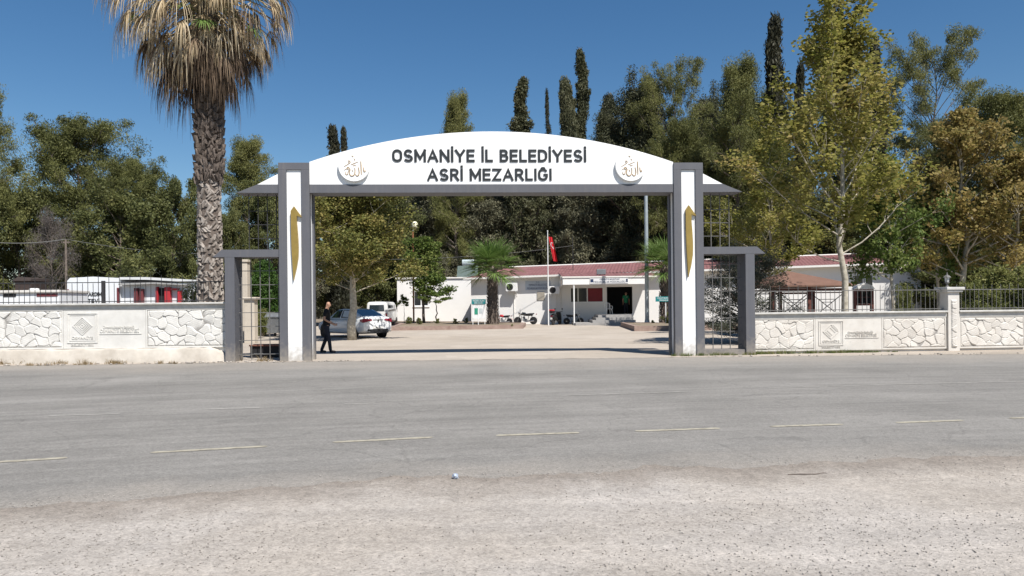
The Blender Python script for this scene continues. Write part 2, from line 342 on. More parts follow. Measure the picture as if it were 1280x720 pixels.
# forecourt beyond the gate
V = []; Q = []; xf = np.arange(-16, 30.01, .15); fe = np.interp(xf, xs, far)-.02
fe = fe+.05*rng.normal(0, 1, len(fe))
bk = 58-.45*(xf-2); bk = np.where(xf < 2, 58, bk)
for i, x in enumerate(xf):
    for r_ in (0, .25, .6, 1): V.append((x, (fe[i])*(1-r_)+(64 if x < -2 else max(64-.62*(x+2), 44))*r_, .008))
for i in range(len(xf)-1):
    for j in range(3): a = i*4+j; Q.append((a, a+4, a+5, a+1))
tag(link('forecourt', npmesh('forecourt', V, Q), m_fore), kind='structure')
# dashes: worn paint
m_mark = groundmat('worn_road_paint', [(.35, (.25, .23, .185)), (.5, (.36, .33, .26)), (.7, (.42, .39, .31))], 9, .2, 60)
def dash(p0, p1, wd):
    a = Vector(G(*p0)).to_3d(); b = Vector(G(*p1)).to_3d(); d = (b-a); n_ = Vector((-d.y, d.x, 0)).normalized()*wd/2
    V = []; k = 26
    for i in range(k+1):
        p = a+d*(i/k); e = (1 if 0 < i < k else .4)
        V.append(p+n_*e*random.uniform(.75, 1.05)); V.append(p-n_*e*random.uniform(.75, 1.05))
    m = MB(); m.add([(v.x, v.y, .009) for v in V], [(2*i, 2*i+1, 2*i+3, 2*i+2) for i in range(k)]); return m
random.seed(3)
def line_thing(segs, wd, m):
    M = MB()
    for s in segs:
        q = dash(s[0], s[1], wd); M.add(q.v, q.f)
    return M.build('road_marking', m)
o = line_thing([((-160, 590), (-110, 587.5)), ((-45, 581), (84, 573)), ((188, 566.5), (334, 558.5)), ((416, 553.5), (541, 547.3)), ((620, 545), (724, 541.5)), ((794, 539.5), (900, 536)), ((963, 533.8), (1054, 531)), ((1120, 529), (1204, 526)), ((1262, 523.5), (1330, 521))], .105, m_mark)
tag(o, kind='structure')
m_mark2 = groundmat('faded_road_paint', [(.4, (.31, .30, .275)), (.55, (.37, .355, .325)), (.75, (.43, .42, .38))], 7, .2, 60)
o = line_thing([((60, 520.3), (150, 517.8)), ((248, 512.5), (325, 510.3)), ((430, 505.5), (470, 504.5))], .07, m_mark2)
tag(o, kind='structure')
o = line_thing([((700, 495), (860, 490)), ((960, 485.5), (1120, 481)), ((1120, 481), (1300, 476.6))], .06, m_mark2)
tag(o, kind='structure')
# ------------------------------------------------------------------ loose stones (nobody could count them)
def stones(name, n, area, smin, smax, m, seed):
    r = np.random.default_rng(seed)
    base = np.array([(0, 0, 1), (.9, 0, .2), (.25, .85, .25), (-.75, .5, .2), (-.7, -.55, .25), (.3, -.85, .2), (0, 0, -.5)])
    tri = np.array([(0, 1, 2), (0, 2, 3), (0, 3, 4), (0, 4, 5), (0, 5, 1), (6, 2, 1), (6, 3, 2), (6, 4, 3), (6, 5, 4), (6, 1, 5)])
    P = area(r, n); n = len(P)
    s = smin*(smax/smin)**(r.random(n)**2.6)
    B = base[None]*(1+r.normal(0, .22, (n, 7, 3))); B *= s[:, None, None]; B[:, :, 2] *= .62
    a = r.random(n)*6.28; ca, sa = np.cos(a)[:, None], np.sin(a)[:, None]
    X = B[:, :, 0]*ca-B[:, :, 1]*sa+P[:, :1]; Y = B[:, :, 0]*sa+B[:, :, 1]*ca+P[:, 1:2]; Z = B[:, :, 2]+.010+s[:, None]*.15
    V = np.stack([X, Y, Z], 2).reshape(-1, 3); Q = (tri[None]+7*np.arange(n)[:, None, None]).reshape(-1, 3)
    return tag(link(name, npmesh(name, V, Q), m), kind='stuff')
def lot_area(r, n):
    Y = 3.2+4.6*r.random(n*3)**1.3; X = (r.random(n*3)-.5)*2*(Y*.72+.6)
    dens = np.sin(X*1.3+np.sin(Y*2.1)*1.5)*.5+.6+np.where(Y < 5.6, .5, 0)
    ok = (Y < np.interp(X, xs, near)+.35) & (r.random(n*3)*1.5 < dens)
    return np.stack([X, Y], 1)[ok][:n]
def edge_area(r, n):
    X = (r.random(n)-.5)*14; Y = np.interp(X, xs, near)+.36+r.normal(0, .12, n)
    return np.stack([X, Y], 1)
def kerb_area(r, n):
    X = np.concatenate([-15.2+8*r.random(n//2), r.normal(-6.3, 1.2, n//4), 4.8+12*r.random(n//4)]); Y = np.interp(X, xs, far)+.08+r.normal(0, .13, len(X))
    return np.stack([X, Y], 1)
m_stone = leafmat('stone_chips', [(.19, .17, .15), (.30, .27, .24), (.42, .385, .345), (.55, .51, .46)], trans=0, rough=.9, nscale=2)
o = stones('gravel', 20000, lot_area, .002, .010, m_stone, 1)
o['label'] = 'loose pale gravel scattered over the dusty lot beside the road'; o['category'] = 'gravel'
o = stones('gravel', 1600, edge_area, .002, .011, m_stone, 2)
o['label'] = 'crumbled chips along the broken near edge of the asphalt'; o['category'] = 'gravel'
o = stones('rubble', 900, kerb_area, .008, .06, m_stone, 3)
o['label'] = 'small rubble along the far kerb at the foot of wall and gate'; o['category'] = 'rubble'
# ------------------------------------------------------------------ gate
GX, GY, GR = -.505, 22.1, math.atan2(.63, 11.71)
m_grey = mat('grey_masonry_paint', (.105, .107, .12), .65, .06, 2.5, .15, 40)
m_white = mat('white_masonry_paint', (.83, .83, .82), .6, .025, 1.5, .08, 30)
def streaked(m, amt=.10, hi=1.0):    # rain streaks and rubbed dirt, strongest near the ground
    t = m.node_tree; L = t.links; b = t.nodes['Principled BSDF']; src = b.inputs['Base Color'].links[0].from_socket
    tc = N(t, 'ShaderNodeTexCoord'); mp = N(t, 'ShaderNodeMapping'); mp.inputs['Scale'].default_value = (7, 7, .45); L.new(tc.outputs['Object'], mp.inputs[0])
    n = N(t, 'ShaderNodeTexNoise'); n.inputs['Scale'].default_value = 1; n.inputs['Detail'].default_value = 8; n.inputs['Roughness'].default_value = .7; L.new(mp.outputs[0], n.inputs['Vector'])
    r1 = N(t, 'ShaderNodeMapRange'); r1.inputs['From Min'].default_value = .5; r1.inputs['From Max'].default_value = .75; r1.inputs['To Max'].default_value = amt*2; L.new(n.outputs['Fac'], r1.inputs[0])
    se = N(t, 'ShaderNodeSeparateXYZ'); L.new(tc.outputs['Object'], se.inputs[0])
    n2 = N(t, 'ShaderNodeTexNoise'); n2.inputs['Scale'].default_value = 9; n2.inputs['Detail'].default_value = 8; L.new(tc.outputs['Object'], n2.inputs['Vector'])
    a = N(t, 'ShaderNodeMath', operation='MULTIPLY_ADD'); a.inputs[1].default_value = -.9; L.new(n2.outputs['Fac'], a.inputs[0]); L.new(se.outputs[2], a.inputs[2])
    r2 = N(t, 'ShaderNodeMapRange'); r2.inputs['From Min'].default_value = -.45; r2.inputs['From Max'].default_value = .12; r2.inputs['To Min'].default_value = .7; r2.inputs['To Max'].default_value = 0; L.new(a.outputs[0], r2.inputs[0])
    mxx = N(t, 'ShaderNodeMath', operation='MAXIMUM'); L.new(r1.outputs[0], mxx.inputs[0]); L.new(r2.outputs[0], mxx.inputs[1])
    mx = N(t, 'ShaderNodeMix', data_type='RGBA'); mx.inputs[7].default_value = (.30, .265, .22, 1); L.new(mxx.outputs[0], mx.inputs[0]); L.new(src, mx.inputs[6]); L.new(mx.outputs[2], b.inputs['Base Color']); return m
streaked(m_grey, .06); streaked(m_white, .07)
m_black = mat('dark_grey_letters', (.025, .028, .03), .45, .1, 4)
m_gold = mat('gold_paint', (.34, .235, .065), .38, .12, 5, metal=.35)
m_bronze = mat('bronze_letters', (.42, .30, .17), .45, .1, 5)
m_iron = mat('dark_iron', (.035, .034, .036), .6, .25, 12)
m_irong = mat('weathered_grey_iron', (.13, .125, .12), .65, .25, 10)
gate = thing('entrance_gate', 'white and grey arched cemetery gateway with lettering and two pillars bearing gold ornaments', 'gateway', (GX, GY, 0), GR)
def gbox(name, m, parent, boxes, bev=.008):
    M = MB()
    for b_ in boxes: M.box(*b_, bev=bev)
    return M.build(name, m, parent)
for s in (-1, 1):
    a, b_ = sorted((s*5.44, s*6.34))
    # pillar: grey frame at the four corners and round the top, white recess between
    fr = MB(); w_ = .235; d0, d1 = -.03, .74
    for (x0, x1) in ((a, a+w_), (b_-w_, b_)):
        for (y0, y1) in ((d0, d0+.2), (d1-.2, d1)): fr.box(x0, x1, y0, y1, -.05, 5.64, bev=.006)
    fr.box(a, b_, d0, d1, 5.64, 5.85, bev=.008)
    pil = fr.build('pillar', m_grey, gate)
    MB().box(a+.05, b_-.05, d0+.05, d1-.05, -.05, 5.638).build('recessed_panel', m_white, pil)
    # ornament
    orn = [(-.095, 4.38), (-.095, 4.42), (0, 4.56), (.225, 4.24), (.08, 4.275), (.08, 4.05), (.10, 3.8), (.115, 3.5), (.118, 3.3), (.11, 3.05), (.06, 2.75), (-.03, 2.38), (-.055, 2.8), (-.08, 3.3), (-.092, 3.8)]
    M = MB(); M.prism([(x+s*5.885, z) for x, z in orn], d0+.01-.05, d0+.052)
    M.build('gold_ornament', m_gold, gate)
    # side wing roof
    t0 = s*6.342; tip = s*7.56
    M = MB(); M.prism([(t0, 4.96), (tip, 4.97), (s*6.96, 5.21), (t0, 5.21)][::s], .0, .70); wing = M.build('side_eave', m_grey, gate)
    M = MB(); M.prism([(t0, 5.211), (s*6.955, 5.211), (t0, 5.53)][::s], .01, .69); M.build('white_gable', m_white, wing)
    # pedestrian gate frame
    x0, x1 = s*6.342, s*7.92
    M = MB(); M.prism([(x0, 3.08), (s*8.26, 3.085), (s*8.0, 3.30), (x0, 3.30)][::s], 0, .72)
    M.box(min(s*7.64, x1), max(s*7.64, x1), 0.003, .717, -.05, 3.079)
    if s > 0: M.box(x0, s*7.639, .06, .66, -.05, .17)
    M.build('side_frame', m_grey, gate)
    # lattices
    M = MB()
    xx = sorted((s*6.36, s*7.22)); y = .36
    if s < 0: us = [-7.31, -7.22+.0, -6.95, -6.68, -6.41][0:1]+[-7.04, -6.77, -6.50]
    else: us = [7.27, 6.98, 6.70, 6.44]
    for u in us: M.box(u-.011, u+.011, y, y+.022, 3.30, 4.96)
    for z in (4.48, 4.07, 3.66): M.box(min(s*6.342, us[0]), max(s*6.342, us[0]), y+.023, y+.04, z-.01, z+.01)
    M.build('upper_lattice', m_irong if s > 0 else m_iron, gate)
    M = MB(); lo = .17 if s > 0 else .04
    for i in range(5): u = s*(6.46+.27*i); M.box(u-.011, u+.011, y, y+.022, lo, 3.08)
    for z in np.arange(.2 if s < 0 else .3, 3.0, .415): M.box(min(s*6.342, s*7.64), max(s*6.342, s*7.64), y+.023, y+.042, z-.01, z+.01)
    M.build('lower_lattice', m_irong, gate)
# beam and arch
M = MB(); M.box(-5.439, 5.439, 0, .72, 4.96, 5.21, bev=.006); M.build('beam', m_grey, gate)
rad = (5.44**2+.91**2)/(2*.91); K = 48
arc = [(-5.439, 5.211), (5.439, 5.211)]+[(u, 6.79-rad+math.sqrt(rad*rad-u*u)) for u in np.linspace(5.439, -5.439, K)]
M = MB(); M.prism(arc, .02, .68); arch = M.build('arch_panel', m_white, gate)
M = MB(); q_ = sign_text('OSMANİYE İL BELEDİYESİ', 5.80, .375); M.add(q_.v, q_.f, T(-.11, .018, 5.875))
M.build('lettering', m_black, arch)
M = MB(); q_ = sign_text('ASRİ MEZARLIĞI', 3.72, .365); M.add(q_.v, q_.f, T(-.12, .018, 5.315))
M.build('lettering', m_black, arch)
strokes = [([(505,268),(509,330),(511,400),(513,472)], 9), ([(467,360),(476,400),(480,440),(472,478),(452,494),(432,484),(424,465)], 9),
 ([(412,365),(417,405),(414,450),(400,480),(372,496),(345,484),(332,455),(335,420),(345,395)], 9),
 ([(345,395),(325,362),(303,358),(292,378),(315,392),(330,400)], 7), ([(330,400),(308,440),(305,468),(285,474),(270,455),(275,425)], 7),
 ([(543,360),(546,400),(556,430),(574,424),(570,404)], 8), ([(355,320),(410,296),(465,274)], 5), ([(385,322),(395,338),(408,324),(420,338),(436,318)], 5),
 ([(250,347),(290,325),(325,300),(345,285),(340,262),(320,255),(313,272),(325,288)], 6), ([(253,402),(290,380),(318,366)], 5),
 ([(370,175),(380,190),(396,196)], 7), ([(400,222),(412,236),(408,258)], 6), ([(368,392),(378,410),(388,430)], 5)]
for s in (-1, 1):
    M = MB(); M.lathe([(.455, -.045), (.462, -.035), (.462, .045), (.455, .05)], 48, T(s*4.12, -.04, 5.745, rx=R(90)))
    disc = M.build('emblem_disc', m_white, arch)
    M = MB()
    for pts, wd in strokes:
        q = [((x-400)/235*.45+s*4.12, -.096, 5.745-(y-335)/235*.45) for x, y in pts]
        n_ = len(q); M.tube(q, [wd/235*.45*(.55+.45*math.sin(math.pi*(i+.6)/n_)) for i in range(n_)], 6)
    M.build('calligraphy', m_bronze, disc)
# ------------------------------------------------------------------ boundary walls
m_wall = mat('whitewashed_concrete', (.56, .545, .51), .85, .06, 2.2, .25, 60, col2=(.69, .675, .64))
m_wallr = mat('weathered_whitewashed_concrete', (.50, .465, .42), .85, .06, 1.1, .25, 60, col2=(.66, .635, .59))
m_cap = mat('concrete_coping', (.42, .41, .385), .9, .1, 4, .3, 50, col2=(.60, .585, .55))
m_plinth = mat('stained_plinth', (.36, .32, .27), .9, .1, 1.4, .3, 40, col2=(.56, .52, .46))
def jointed(m):   # shade in the grooves between the cast stones, painted into the colour
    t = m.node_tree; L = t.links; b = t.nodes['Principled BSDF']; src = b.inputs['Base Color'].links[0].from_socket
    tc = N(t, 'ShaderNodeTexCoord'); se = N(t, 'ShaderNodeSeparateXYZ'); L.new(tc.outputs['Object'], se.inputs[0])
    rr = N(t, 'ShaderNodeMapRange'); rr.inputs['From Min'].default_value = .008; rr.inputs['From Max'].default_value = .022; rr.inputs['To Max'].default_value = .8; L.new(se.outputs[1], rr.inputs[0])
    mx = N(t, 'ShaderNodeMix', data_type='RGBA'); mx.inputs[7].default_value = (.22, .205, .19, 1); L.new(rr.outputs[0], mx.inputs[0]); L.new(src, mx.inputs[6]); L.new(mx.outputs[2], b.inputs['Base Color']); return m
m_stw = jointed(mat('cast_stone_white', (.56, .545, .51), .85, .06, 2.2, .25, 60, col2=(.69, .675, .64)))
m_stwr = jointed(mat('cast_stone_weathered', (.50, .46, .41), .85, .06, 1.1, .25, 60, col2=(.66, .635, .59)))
def stone_relief(W, H, seed, cell=.29):
    r = np.random.default_rng(seed); st = .013
    nx, nz = int(W/st)+1, int(H/st)+1; X, Z = np.meshgrid(np.linspace(0, W, nx), np.linspace(0, H, nz), indexing='ij')
    sx, sz = cell*1.15, cell*.82; pts = []
    for i in range(-2, int(W/sx)+3):
        for j in range(-2, int(H/sz)+3): pts.append(((i+.5*(j % 2)+r.uniform(-.42, .42))*sx, (j+r.uniform(-.42, .42))*sz))
    pts = np.array(pts)
    wx = X+.035*np.sin(Z*13+X*5+seed)+.02*np.sin(X*23); wz = Z+.035*np.sin(X*11+1.3*seed)+.018*np.sin(Z*21+X*9)
    D = np.hypot(wx[..., None]-pts[:, 0], (wz[..., None]-pts[:, 1])*1.15); idx = np.argsort(D, -1)[..., :2]
    d1 = np.take_along_axis(D, idx[..., :1], -1)[..., 0]; d2 = np.take_along_axis(D, idx[..., 1:2], -1)[..., 0]
    e = d2-d1; tilt = r.normal(0, .05, (len(pts), 2)); off = r.normal(0, .005, len(pts)); I = idx[..., 0]
    h = .030*np.clip(e/.026, 0, 1)**.8+off[I]+tilt[I, 0]*(wx-pts[I, 0])+tilt[I, 1]*(wz-pts[I, 1])
    bd = np.minimum.reduce([X, W-X, Z, H-Z]); h = np.clip(h, .0, .07)*np.clip(bd/.03, 0, 1)
    h += .0025*np.sin(X*60+Z*31)*np.sin(Z*73-X*17)
    V = np.stack([X, -h, Z], -1).reshape(-1, 3); a = (np.arange(nx-1)[:, None]*nz+np.arange(nz-1)[None]).ravel()
    return V, np.stack([a, a+nz, a+nz+1, a+1], 1)
def emblem(kind):
    """raised municipal plaque: framed square with nested diamonds and small lettering, then a ruled two-line inscription"""
    M = MB()
    def frame(x0, x1, z0, z1, t_, d_=.018):
        M.box(x0, x1, -d_, 0, z1-t_, z1); M.box(x0, x1, -d_, 0, z0, z0+t_); M.box(x0, x0+t_, -d_, 0, z0+t_, z1-t_); M.box(x1-t_, x1, -d_, 0, z0+t_, z1-t_)
    frame(.06, .88, .10, .93, .02); frame(.12, .82, .16, .88, .014, .012)
    c = (.47, .57)
    def diamond(s_, t_, d_):
        n_ = 4; out = [(c[0]+s_*math.cos(k*math.pi/2), c[1]+s_*math.sin(k*math.pi/2)*.95) for k in range(4)]
        inn = [(c[0]+(s_-t_)*math.cos(k*math.pi/2), c[1]+(s_-t_)*math.sin(k*math.pi/2)*.95) for k in range(4)]
        for k in range(4): M.prism([out[k], out[(k+1) % 4], inn[(k+1) % 4], inn[k]], -d_, 0)
    if kind == 0:
        for s_, t_ in ((.27, .03), (.205, .028), (.14, .026), (.07, .04)): diamond(s_, t_, .016)
    else:
        diamond(.27, .03, .015); 
        for k in (-1, 1):
            for q in (.05, .10, .15):
                M.prism([(c[0]+k*q-.085, c[1]+k*q*.9-.01+.095), (c[0]+k*q-.07, c[1]+k*q*.9+.005+.095), (c[0]+k*q+.1, c[1]+k*q*.9-.165+.095), (c[0]+k*q+.085, c[1]+k*q*.9-.18+.095)], -.011, 0)
    V, Fc = text_mesh('OSMANİYE', width=.56, height=.075, extrude=.02, bold=0); M.add(V, Fc, T(.47, -.008, .21))
    V, Fc = text_mesh('BELEDİYESİ', width=.60, height=.065, extrude=.02, bold=0); M.add(V, Fc, T(.47, -.008, .025))
    V, Fc = text_mesh('Osmaniye Belediye Başkanlığı', width=.84, height=.075, extrude=.02, bold=0); M.add(V, Fc, T(1.45, -.008, .50))
    V, Fc = text_mesh('OSMANİYE BELEDİYESİ', width=1.04, height=.10, extrude=.02, bold=0); M.add(V, Fc, T(1.47, -.008, .385))
    M.box(.93, 2.06, -.016, 0, .335, .35)
    for x, z in ((1.13, .80), (1.9, .83), (1.13, .22), (1.92, .22)): M.box(x-.012, x+.012, -.006, 0, z-.012, z+.012)
    return M
def wall(name, label, A, B, z0, z1, panels, m, plinth, cap_h, seed, extra=None):
    A = Vector(A).to_3d(); B = Vector(B).to_3d(); d = B-A; Lw = d.length
    o = thing(name, label, 'wall', A, math.atan2(d.y, d.x))
    MB().box(0, Lw, .06, .30, -.05, z1-.02).build('wall_core', m, o)
    for i, (kind, u0, u1) in enumerate(panels):
        if kind == 's':
            V, Q = stone_relief(u1-u0-.08, z1-z0-.10, seed+i*7)
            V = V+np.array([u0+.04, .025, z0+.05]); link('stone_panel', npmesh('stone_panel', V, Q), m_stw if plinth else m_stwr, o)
            M = MB()
            M.box(u0, u1, .0, .06, z1-.05, z1-.02); M.box(u0, u1, .0, .06, z0, z0+.05)
            M.box(u0, u0+.04, .002, .06, z0+.05, z1-.05); M.box(u1-.04, u1, .002, .06, z0+.05, z1-.05)
            M.build('panel_border', m, o)
        else:
            M = MB(); M.box(u0+.01, u1-.01, .005, .06, z0, z1-.02); sl_ = M.build('inscribed_slab', m, o)
            E = emblem(kind); M = MB(); sc_ = (u1-u0)/2.22; M.add(E.v, E.f, T(u0+.05, .005, z0+.06) @ Matrix.Diagonal((sc_, 1, (z1-z0-.05)/1.05, 1)))
            M.build('relief', m, sl_)
    M = MB(); M.box(-.02, Lw, -.012, .33, z1-.02, z1+cap_h-.055, bev=.01); M.box(-.02, Lw, -.095, .36, z1+cap_h-.055, z1+cap_h, bev=.012); M.build('coping', m_cap, o)
    if plinth:
        pts = np.linspace(0, Lw, 60); r = random.Random(seed); V = []; Fc = []
        for x in pts:
            y = -.13+r.uniform(-.02, .02); zz = z0-.005+r.uniform(-.012, .012)
            if x > Lw-.5: zz -= (x-Lw+.5)*.45
            V += [(x, y-.06, -.05), (x, y, zz-.05), (x, y+.05, zz), (x, .07, zz)]
        for i in range(len(pts)-1):
            for j in range(3): a = i*4+j; Fc.append((a, a+4, a+5, a+1))
        MB().add(V, Fc).build('plinth', m_plinth, o, smooth=True)
    return o, Lw
wl_a = (-19.5, 21.72); wl_b = (GX-7.93*math.cos(GR)+.0, GY-7.93*math.sin(GR)+.32)
LW = (Vector(wl_b)-Vector(wl_a)).length
def ul_(px, yy=410):   # distance along the left wall for a column of the photograph
    return XZ(px, yy, 21.7)[0]-wl_a[0]
e = [ul_(74.5), ul_(177.5), ul_(276)]
wall_left, _ = wall('stone_wall', 'white wall with crazy-paving stone relief and inscribed slab left of the gate, above a stained plinth', wl_a, wl_b, .43, 1.60,
     [('s', 0, e[0]-2.6-.1), ('s', e[0]-2.6, e[0]), (0, e[0], e[1]), ('s', e[1], LW-.02)], m_wall, True, .17, 11)
wr_a = (GX+7.93*math.cos(GR), GY+7.93*math.sin(GR)+.30); wr_d = Vector((16.5-7.6, .80)).normalized()
def ur_(px, yy=415):
    # intersection of the sight line with the right wall
    t = ray(px, yy)[0]/F
    return (t*wr_a[1]-wr_a[0])/(wr_d.x-t*wr_d.y)
e = [ur_(p) for p in (1019, 1102.5, 1183.5, 1198.5, 1281)]
def wp(u): return (wr_a[0]+wr_d.x*u, wr_a[1]+wr_d.y*u)
m_wr = m_wallr
wall('stone_wall', 'white wall with crazy-paving stone relief and inscribed slab right of the gate, weeds at its foot', wr_a, wp(e[2]), .08, 1.10,
     [('s', 0.02, e[0]), (1, e[0], e[1]), ('s', e[1], e[2]-.01)], m_wr, False, .18, 31)
wall('stone_wall', 'white stone-relief wall at far right beyond the lantern pillar', wp(e[3]), wp(e[3]+7), .08, 1.10,
     [('s', 0.02, e[4]-e[3]), ('s', e[4]-e[3]+.05, 6.98)], m_wr, False, .18, 51)
# pillar with lantern
pw = e[3]-e[2]
p = thing('wall_pillar', 'pale concrete pillar with stone inlay and wide cap in the right wall', 'pillar', (*wp(e[2]+pw/2), 0), math.atan2(wr_d.y, wr_d.x))
M = MB(); M.box(-pw/2+.012, pw/2-.012, -.06, .34, -.05, 1.86, bev=.01); M.build('shaft', m_wr, p)
V, Q = stone_relief(.19, 1.5, 5, .24); V = V+np.array([-.095, -.062, .12]); link('stone_inlay', npmesh('stone_inlay', V, Q), m_wr, p)
M = MB(); M.box(-pw/2-.06, pw/2+.06, -.13, .41, 1.86, 1.93, bev=.015); M.box(-pw/2-.10, pw/2+.10, -.17, .45, 1.93, 2.02, bev=.02); M.build('cap', m_cap, p)
lx = wp(e[2]+pw/2-.1)
lt = thing('garden_lantern', 'small grey six-sided lantern standing on the wall pillar cap', 'lantern', (lx[0], lx[1]+.12, 2.02), 0)
M = MB(); M.lathe([(.07, 0), (.06, .02), (.03, .05), (.03, .10), (.055, .13), (.075, .14), (.075, .155)], 12); M.build('base', m_irong, lt)
M = MB()
for k in range(6):
    a_ = k*math.pi/3; M.tube([(.062*math.cos(a_), .062*math.sin(a_), .155), (.092*math.cos(a_), .092*math.sin(a_), .31)], .007, 5)
M.lathe([(.13, .31), (.12, .325), (.07, .37), (.03, .39), (.018, .42), (.022, .44), (.002, .47)], 6); M.build('lantern_frame', m_irong, lt)
m_glassy = mat('frosted_glass', (.55, .56, .54), .25, .05, 4)
M = MB(); M.lathe([(.055, .157), (.083, .308)], 6); M.build('lantern_glass', m_glassy, lt)
# fences on the walls
def fence(label, A, B, z, h, pitch, rails, group, seed=0):
    A = Vector(A).to_3d(); B = Vector(B).to_3d(); d = B-A; Lw = d.length; r = random.Random(seed)
    o = thing('iron_fence', label, 'fence', (A.x, A.y, z), math.atan2(d.y, d.x), group)
    M = MB(); n_ = int(Lw/pitch)
    for i in range(n_+1):
        x = .05+i*pitch; hh = h*(1 if i % 2 == 0 else rails[2])
        if x > Lw-.02: break
        M.tube([(x+r.uniform(-.006, .006), .15, -.02), (x, .15, hh-.05), (x, .15, hh)], [.009, .009, .002], 5)
    M.build('bars', m_irong if 'right' in label else m_iron, o)
    for zz in rails[:2]:
        MB().box(0, Lw, .135, .165, zz-.012, zz+.012).build('rail', m_irong if 'right' in label else m_iron, o)
fence('dark iron railing on the wall left of the gate, spikes of alternating height', wl_a, (wl_b[0], wl_b[1]), 1.77, .84, .155, (.05, .62, .74), 'iron railings on the boundary walls', 1)
fence('thin grey spiked railing on the wall right of the gate, up to the pillar', wr_a, wp(e[2]), 1.28, .84, .15, (.06, .66, .83), 'iron railings on the boundary walls', 2)
fence('thin grey spiked railing right of the lantern pillar', wp(e[3]), wp(e[3]+7), 1.28, .84, .15, (.06, .66, .83), 'iron railings on the boundary walls', 3)
# ------------------------------------------------------------------ main office building
m_bwhite = mat('building_white', (.74, .73, .71), .8, .04, .6, .08, 30)
m_roof = mat('maroon_roof_tiles', (.17, .075, .077), .6, .2, 1.6, .1, 20, col2=(.25, .125, .125))
m_gut = mat('gutter_cream', (.72, .70, .66), .6, .06, 3)
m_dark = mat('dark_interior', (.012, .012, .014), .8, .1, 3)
m_glass = mat('dark_window_glass', (.02, .023, .028), .08, 0, 1, spec=.6)
m_pvc = mat('white_window_frame', (.75, .75, .74), .4, .02, 3)
m_red = mat('red_paint', (.42, .03, .04), .5, .12, 4)
m_stepm = mat('grey_stone_step', (.30, .29, .28), .8, .12, 5, .2, 40)
BA = R(-12); BX, BY = -3.4, 61.57; BT = math.tan(BA)
bd = Vector((math.cos(BA), math.sin(BA)))
def fx(px, py=380):
    t = ray(px, py)[0]/F
    return (t*BY-BX)/(bd.x-t*bd.y)
def fz(px, py, off=0):
    u = fx(px, py); Y = BY+bd.y*u-off
    return EYE-ray(px, py)[1]*Y/F
bl = thing('office_building', 'long low white office with maroon tiled roof behind the forecourt, seen through the gate', 'building', (BX, BY, 0), BA)
BL = fx(1151.5); HW = 3.85; SL = .017
dl, dr = fx(757), fx(792); wl0, wr0 = fx(712.5), fx(754.5)
zdt = 2.95; zdb = .78
# front wall pieces leave the doorway and windows open
wz0, wz1 = 1.72, 2.95
M = MB()
for x0, x1, z0, z1 in ((0, wl0, 0, HW), (wl0, wr0, 0, wz0), (wl0, wr0, wz1, HW), (wr0, dl, 0, HW), (dl, dr, 0, zdb), (dl, dr, zdt, HW), (dr, 16, 0, HW), (16, 22, 0, HW), (22, 28, 0, HW), (28, BL, 0, HW)):
    if z1 == HW: M.prism([(x0, z0), (x1, z0), (x1, HW+SL*x1), (x0, HW+SL*x0)], 0, .25)
    else: M.box(x0, x1, 0, .25, z0, z1)
M.box(0, .25, .25, 7.9, 0, HW); M.box(BL-.25, BL, .25, 7.9, 0, HW+SL*BL); M.box(0, BL, 7.9, 8.15, 0, HW)
gab = MB(); gab.prism([(0.05, HW+SL*BL), (8.1, HW+SL*BL), (4.07, HW+SL*BL+.9)], BL-.249, BL-.001, axis='x')
M.add(gab.v, gab.f); M.build('wall', m_bwhite, bl)
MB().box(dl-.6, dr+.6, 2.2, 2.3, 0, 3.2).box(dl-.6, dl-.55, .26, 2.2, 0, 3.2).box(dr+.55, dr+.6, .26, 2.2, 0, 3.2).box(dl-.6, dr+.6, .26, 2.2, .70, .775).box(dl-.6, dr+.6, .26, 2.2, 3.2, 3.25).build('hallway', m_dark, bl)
# roof: corrugated tile rows, hipped at the left end
ny, sp = 18, .07
nx = int((BL+1)/sp); V = []
for i in range(nx+1):
    x = -.45+i*(BL+.9)/nx
    for side in (0, 1):
        for j in range(ny+1):
            t = j/ny
            y = -.55+t*4.62 if side == 0 else 8.7-t*4.63
            z = HW+.02+t*.98
            z = min(z, HW+.02+max(0, (x+.45))/2.9*.98)
            row = (j % 3)*.014
            V.append((x, y, z+SL*x+.028*math.sin(x*2*math.pi/.28)+row*0-.02*((t*8) % 1)))
Q = []; k = 2*(ny+1)
for i in range(nx):
    for side in (0, 1):
        for j in range(ny): a = i*k+side*(ny+1)+j; Q.append((a, a+k, a+k+1, a+1))
rf = link('roof', npmesh('roof', V, Q), m_roof, bl)
M = MB(); M.tube([(2.45, 4.07, HW+1.02+SL*2.45), (BL+.45, 4.07, HW+1.02+SL*BL)], .07, 8); M.build('ridge_cap', m_gut, rf)
M = MB()
for xa, xb in ((-.5, fx(713)+.9), (fx(806), BL+.5)): M.prism([(xa, HW-.13+SL*xa), (xb, HW-.13+SL*xb), (xb, HW+.02+SL*xb), (xa, HW+.02+SL*xa)], -.68, -.53)
xa, xb = -.45, BL+.45; M.prism([(xa, HW-.03+SL*xa), (xb, HW-.03+SL*xb), (xb, HW-.001+SL*xb), (xa, HW-.001+SL*xa)], -.53, -.002); M.build('gutter', m_gut, bl)
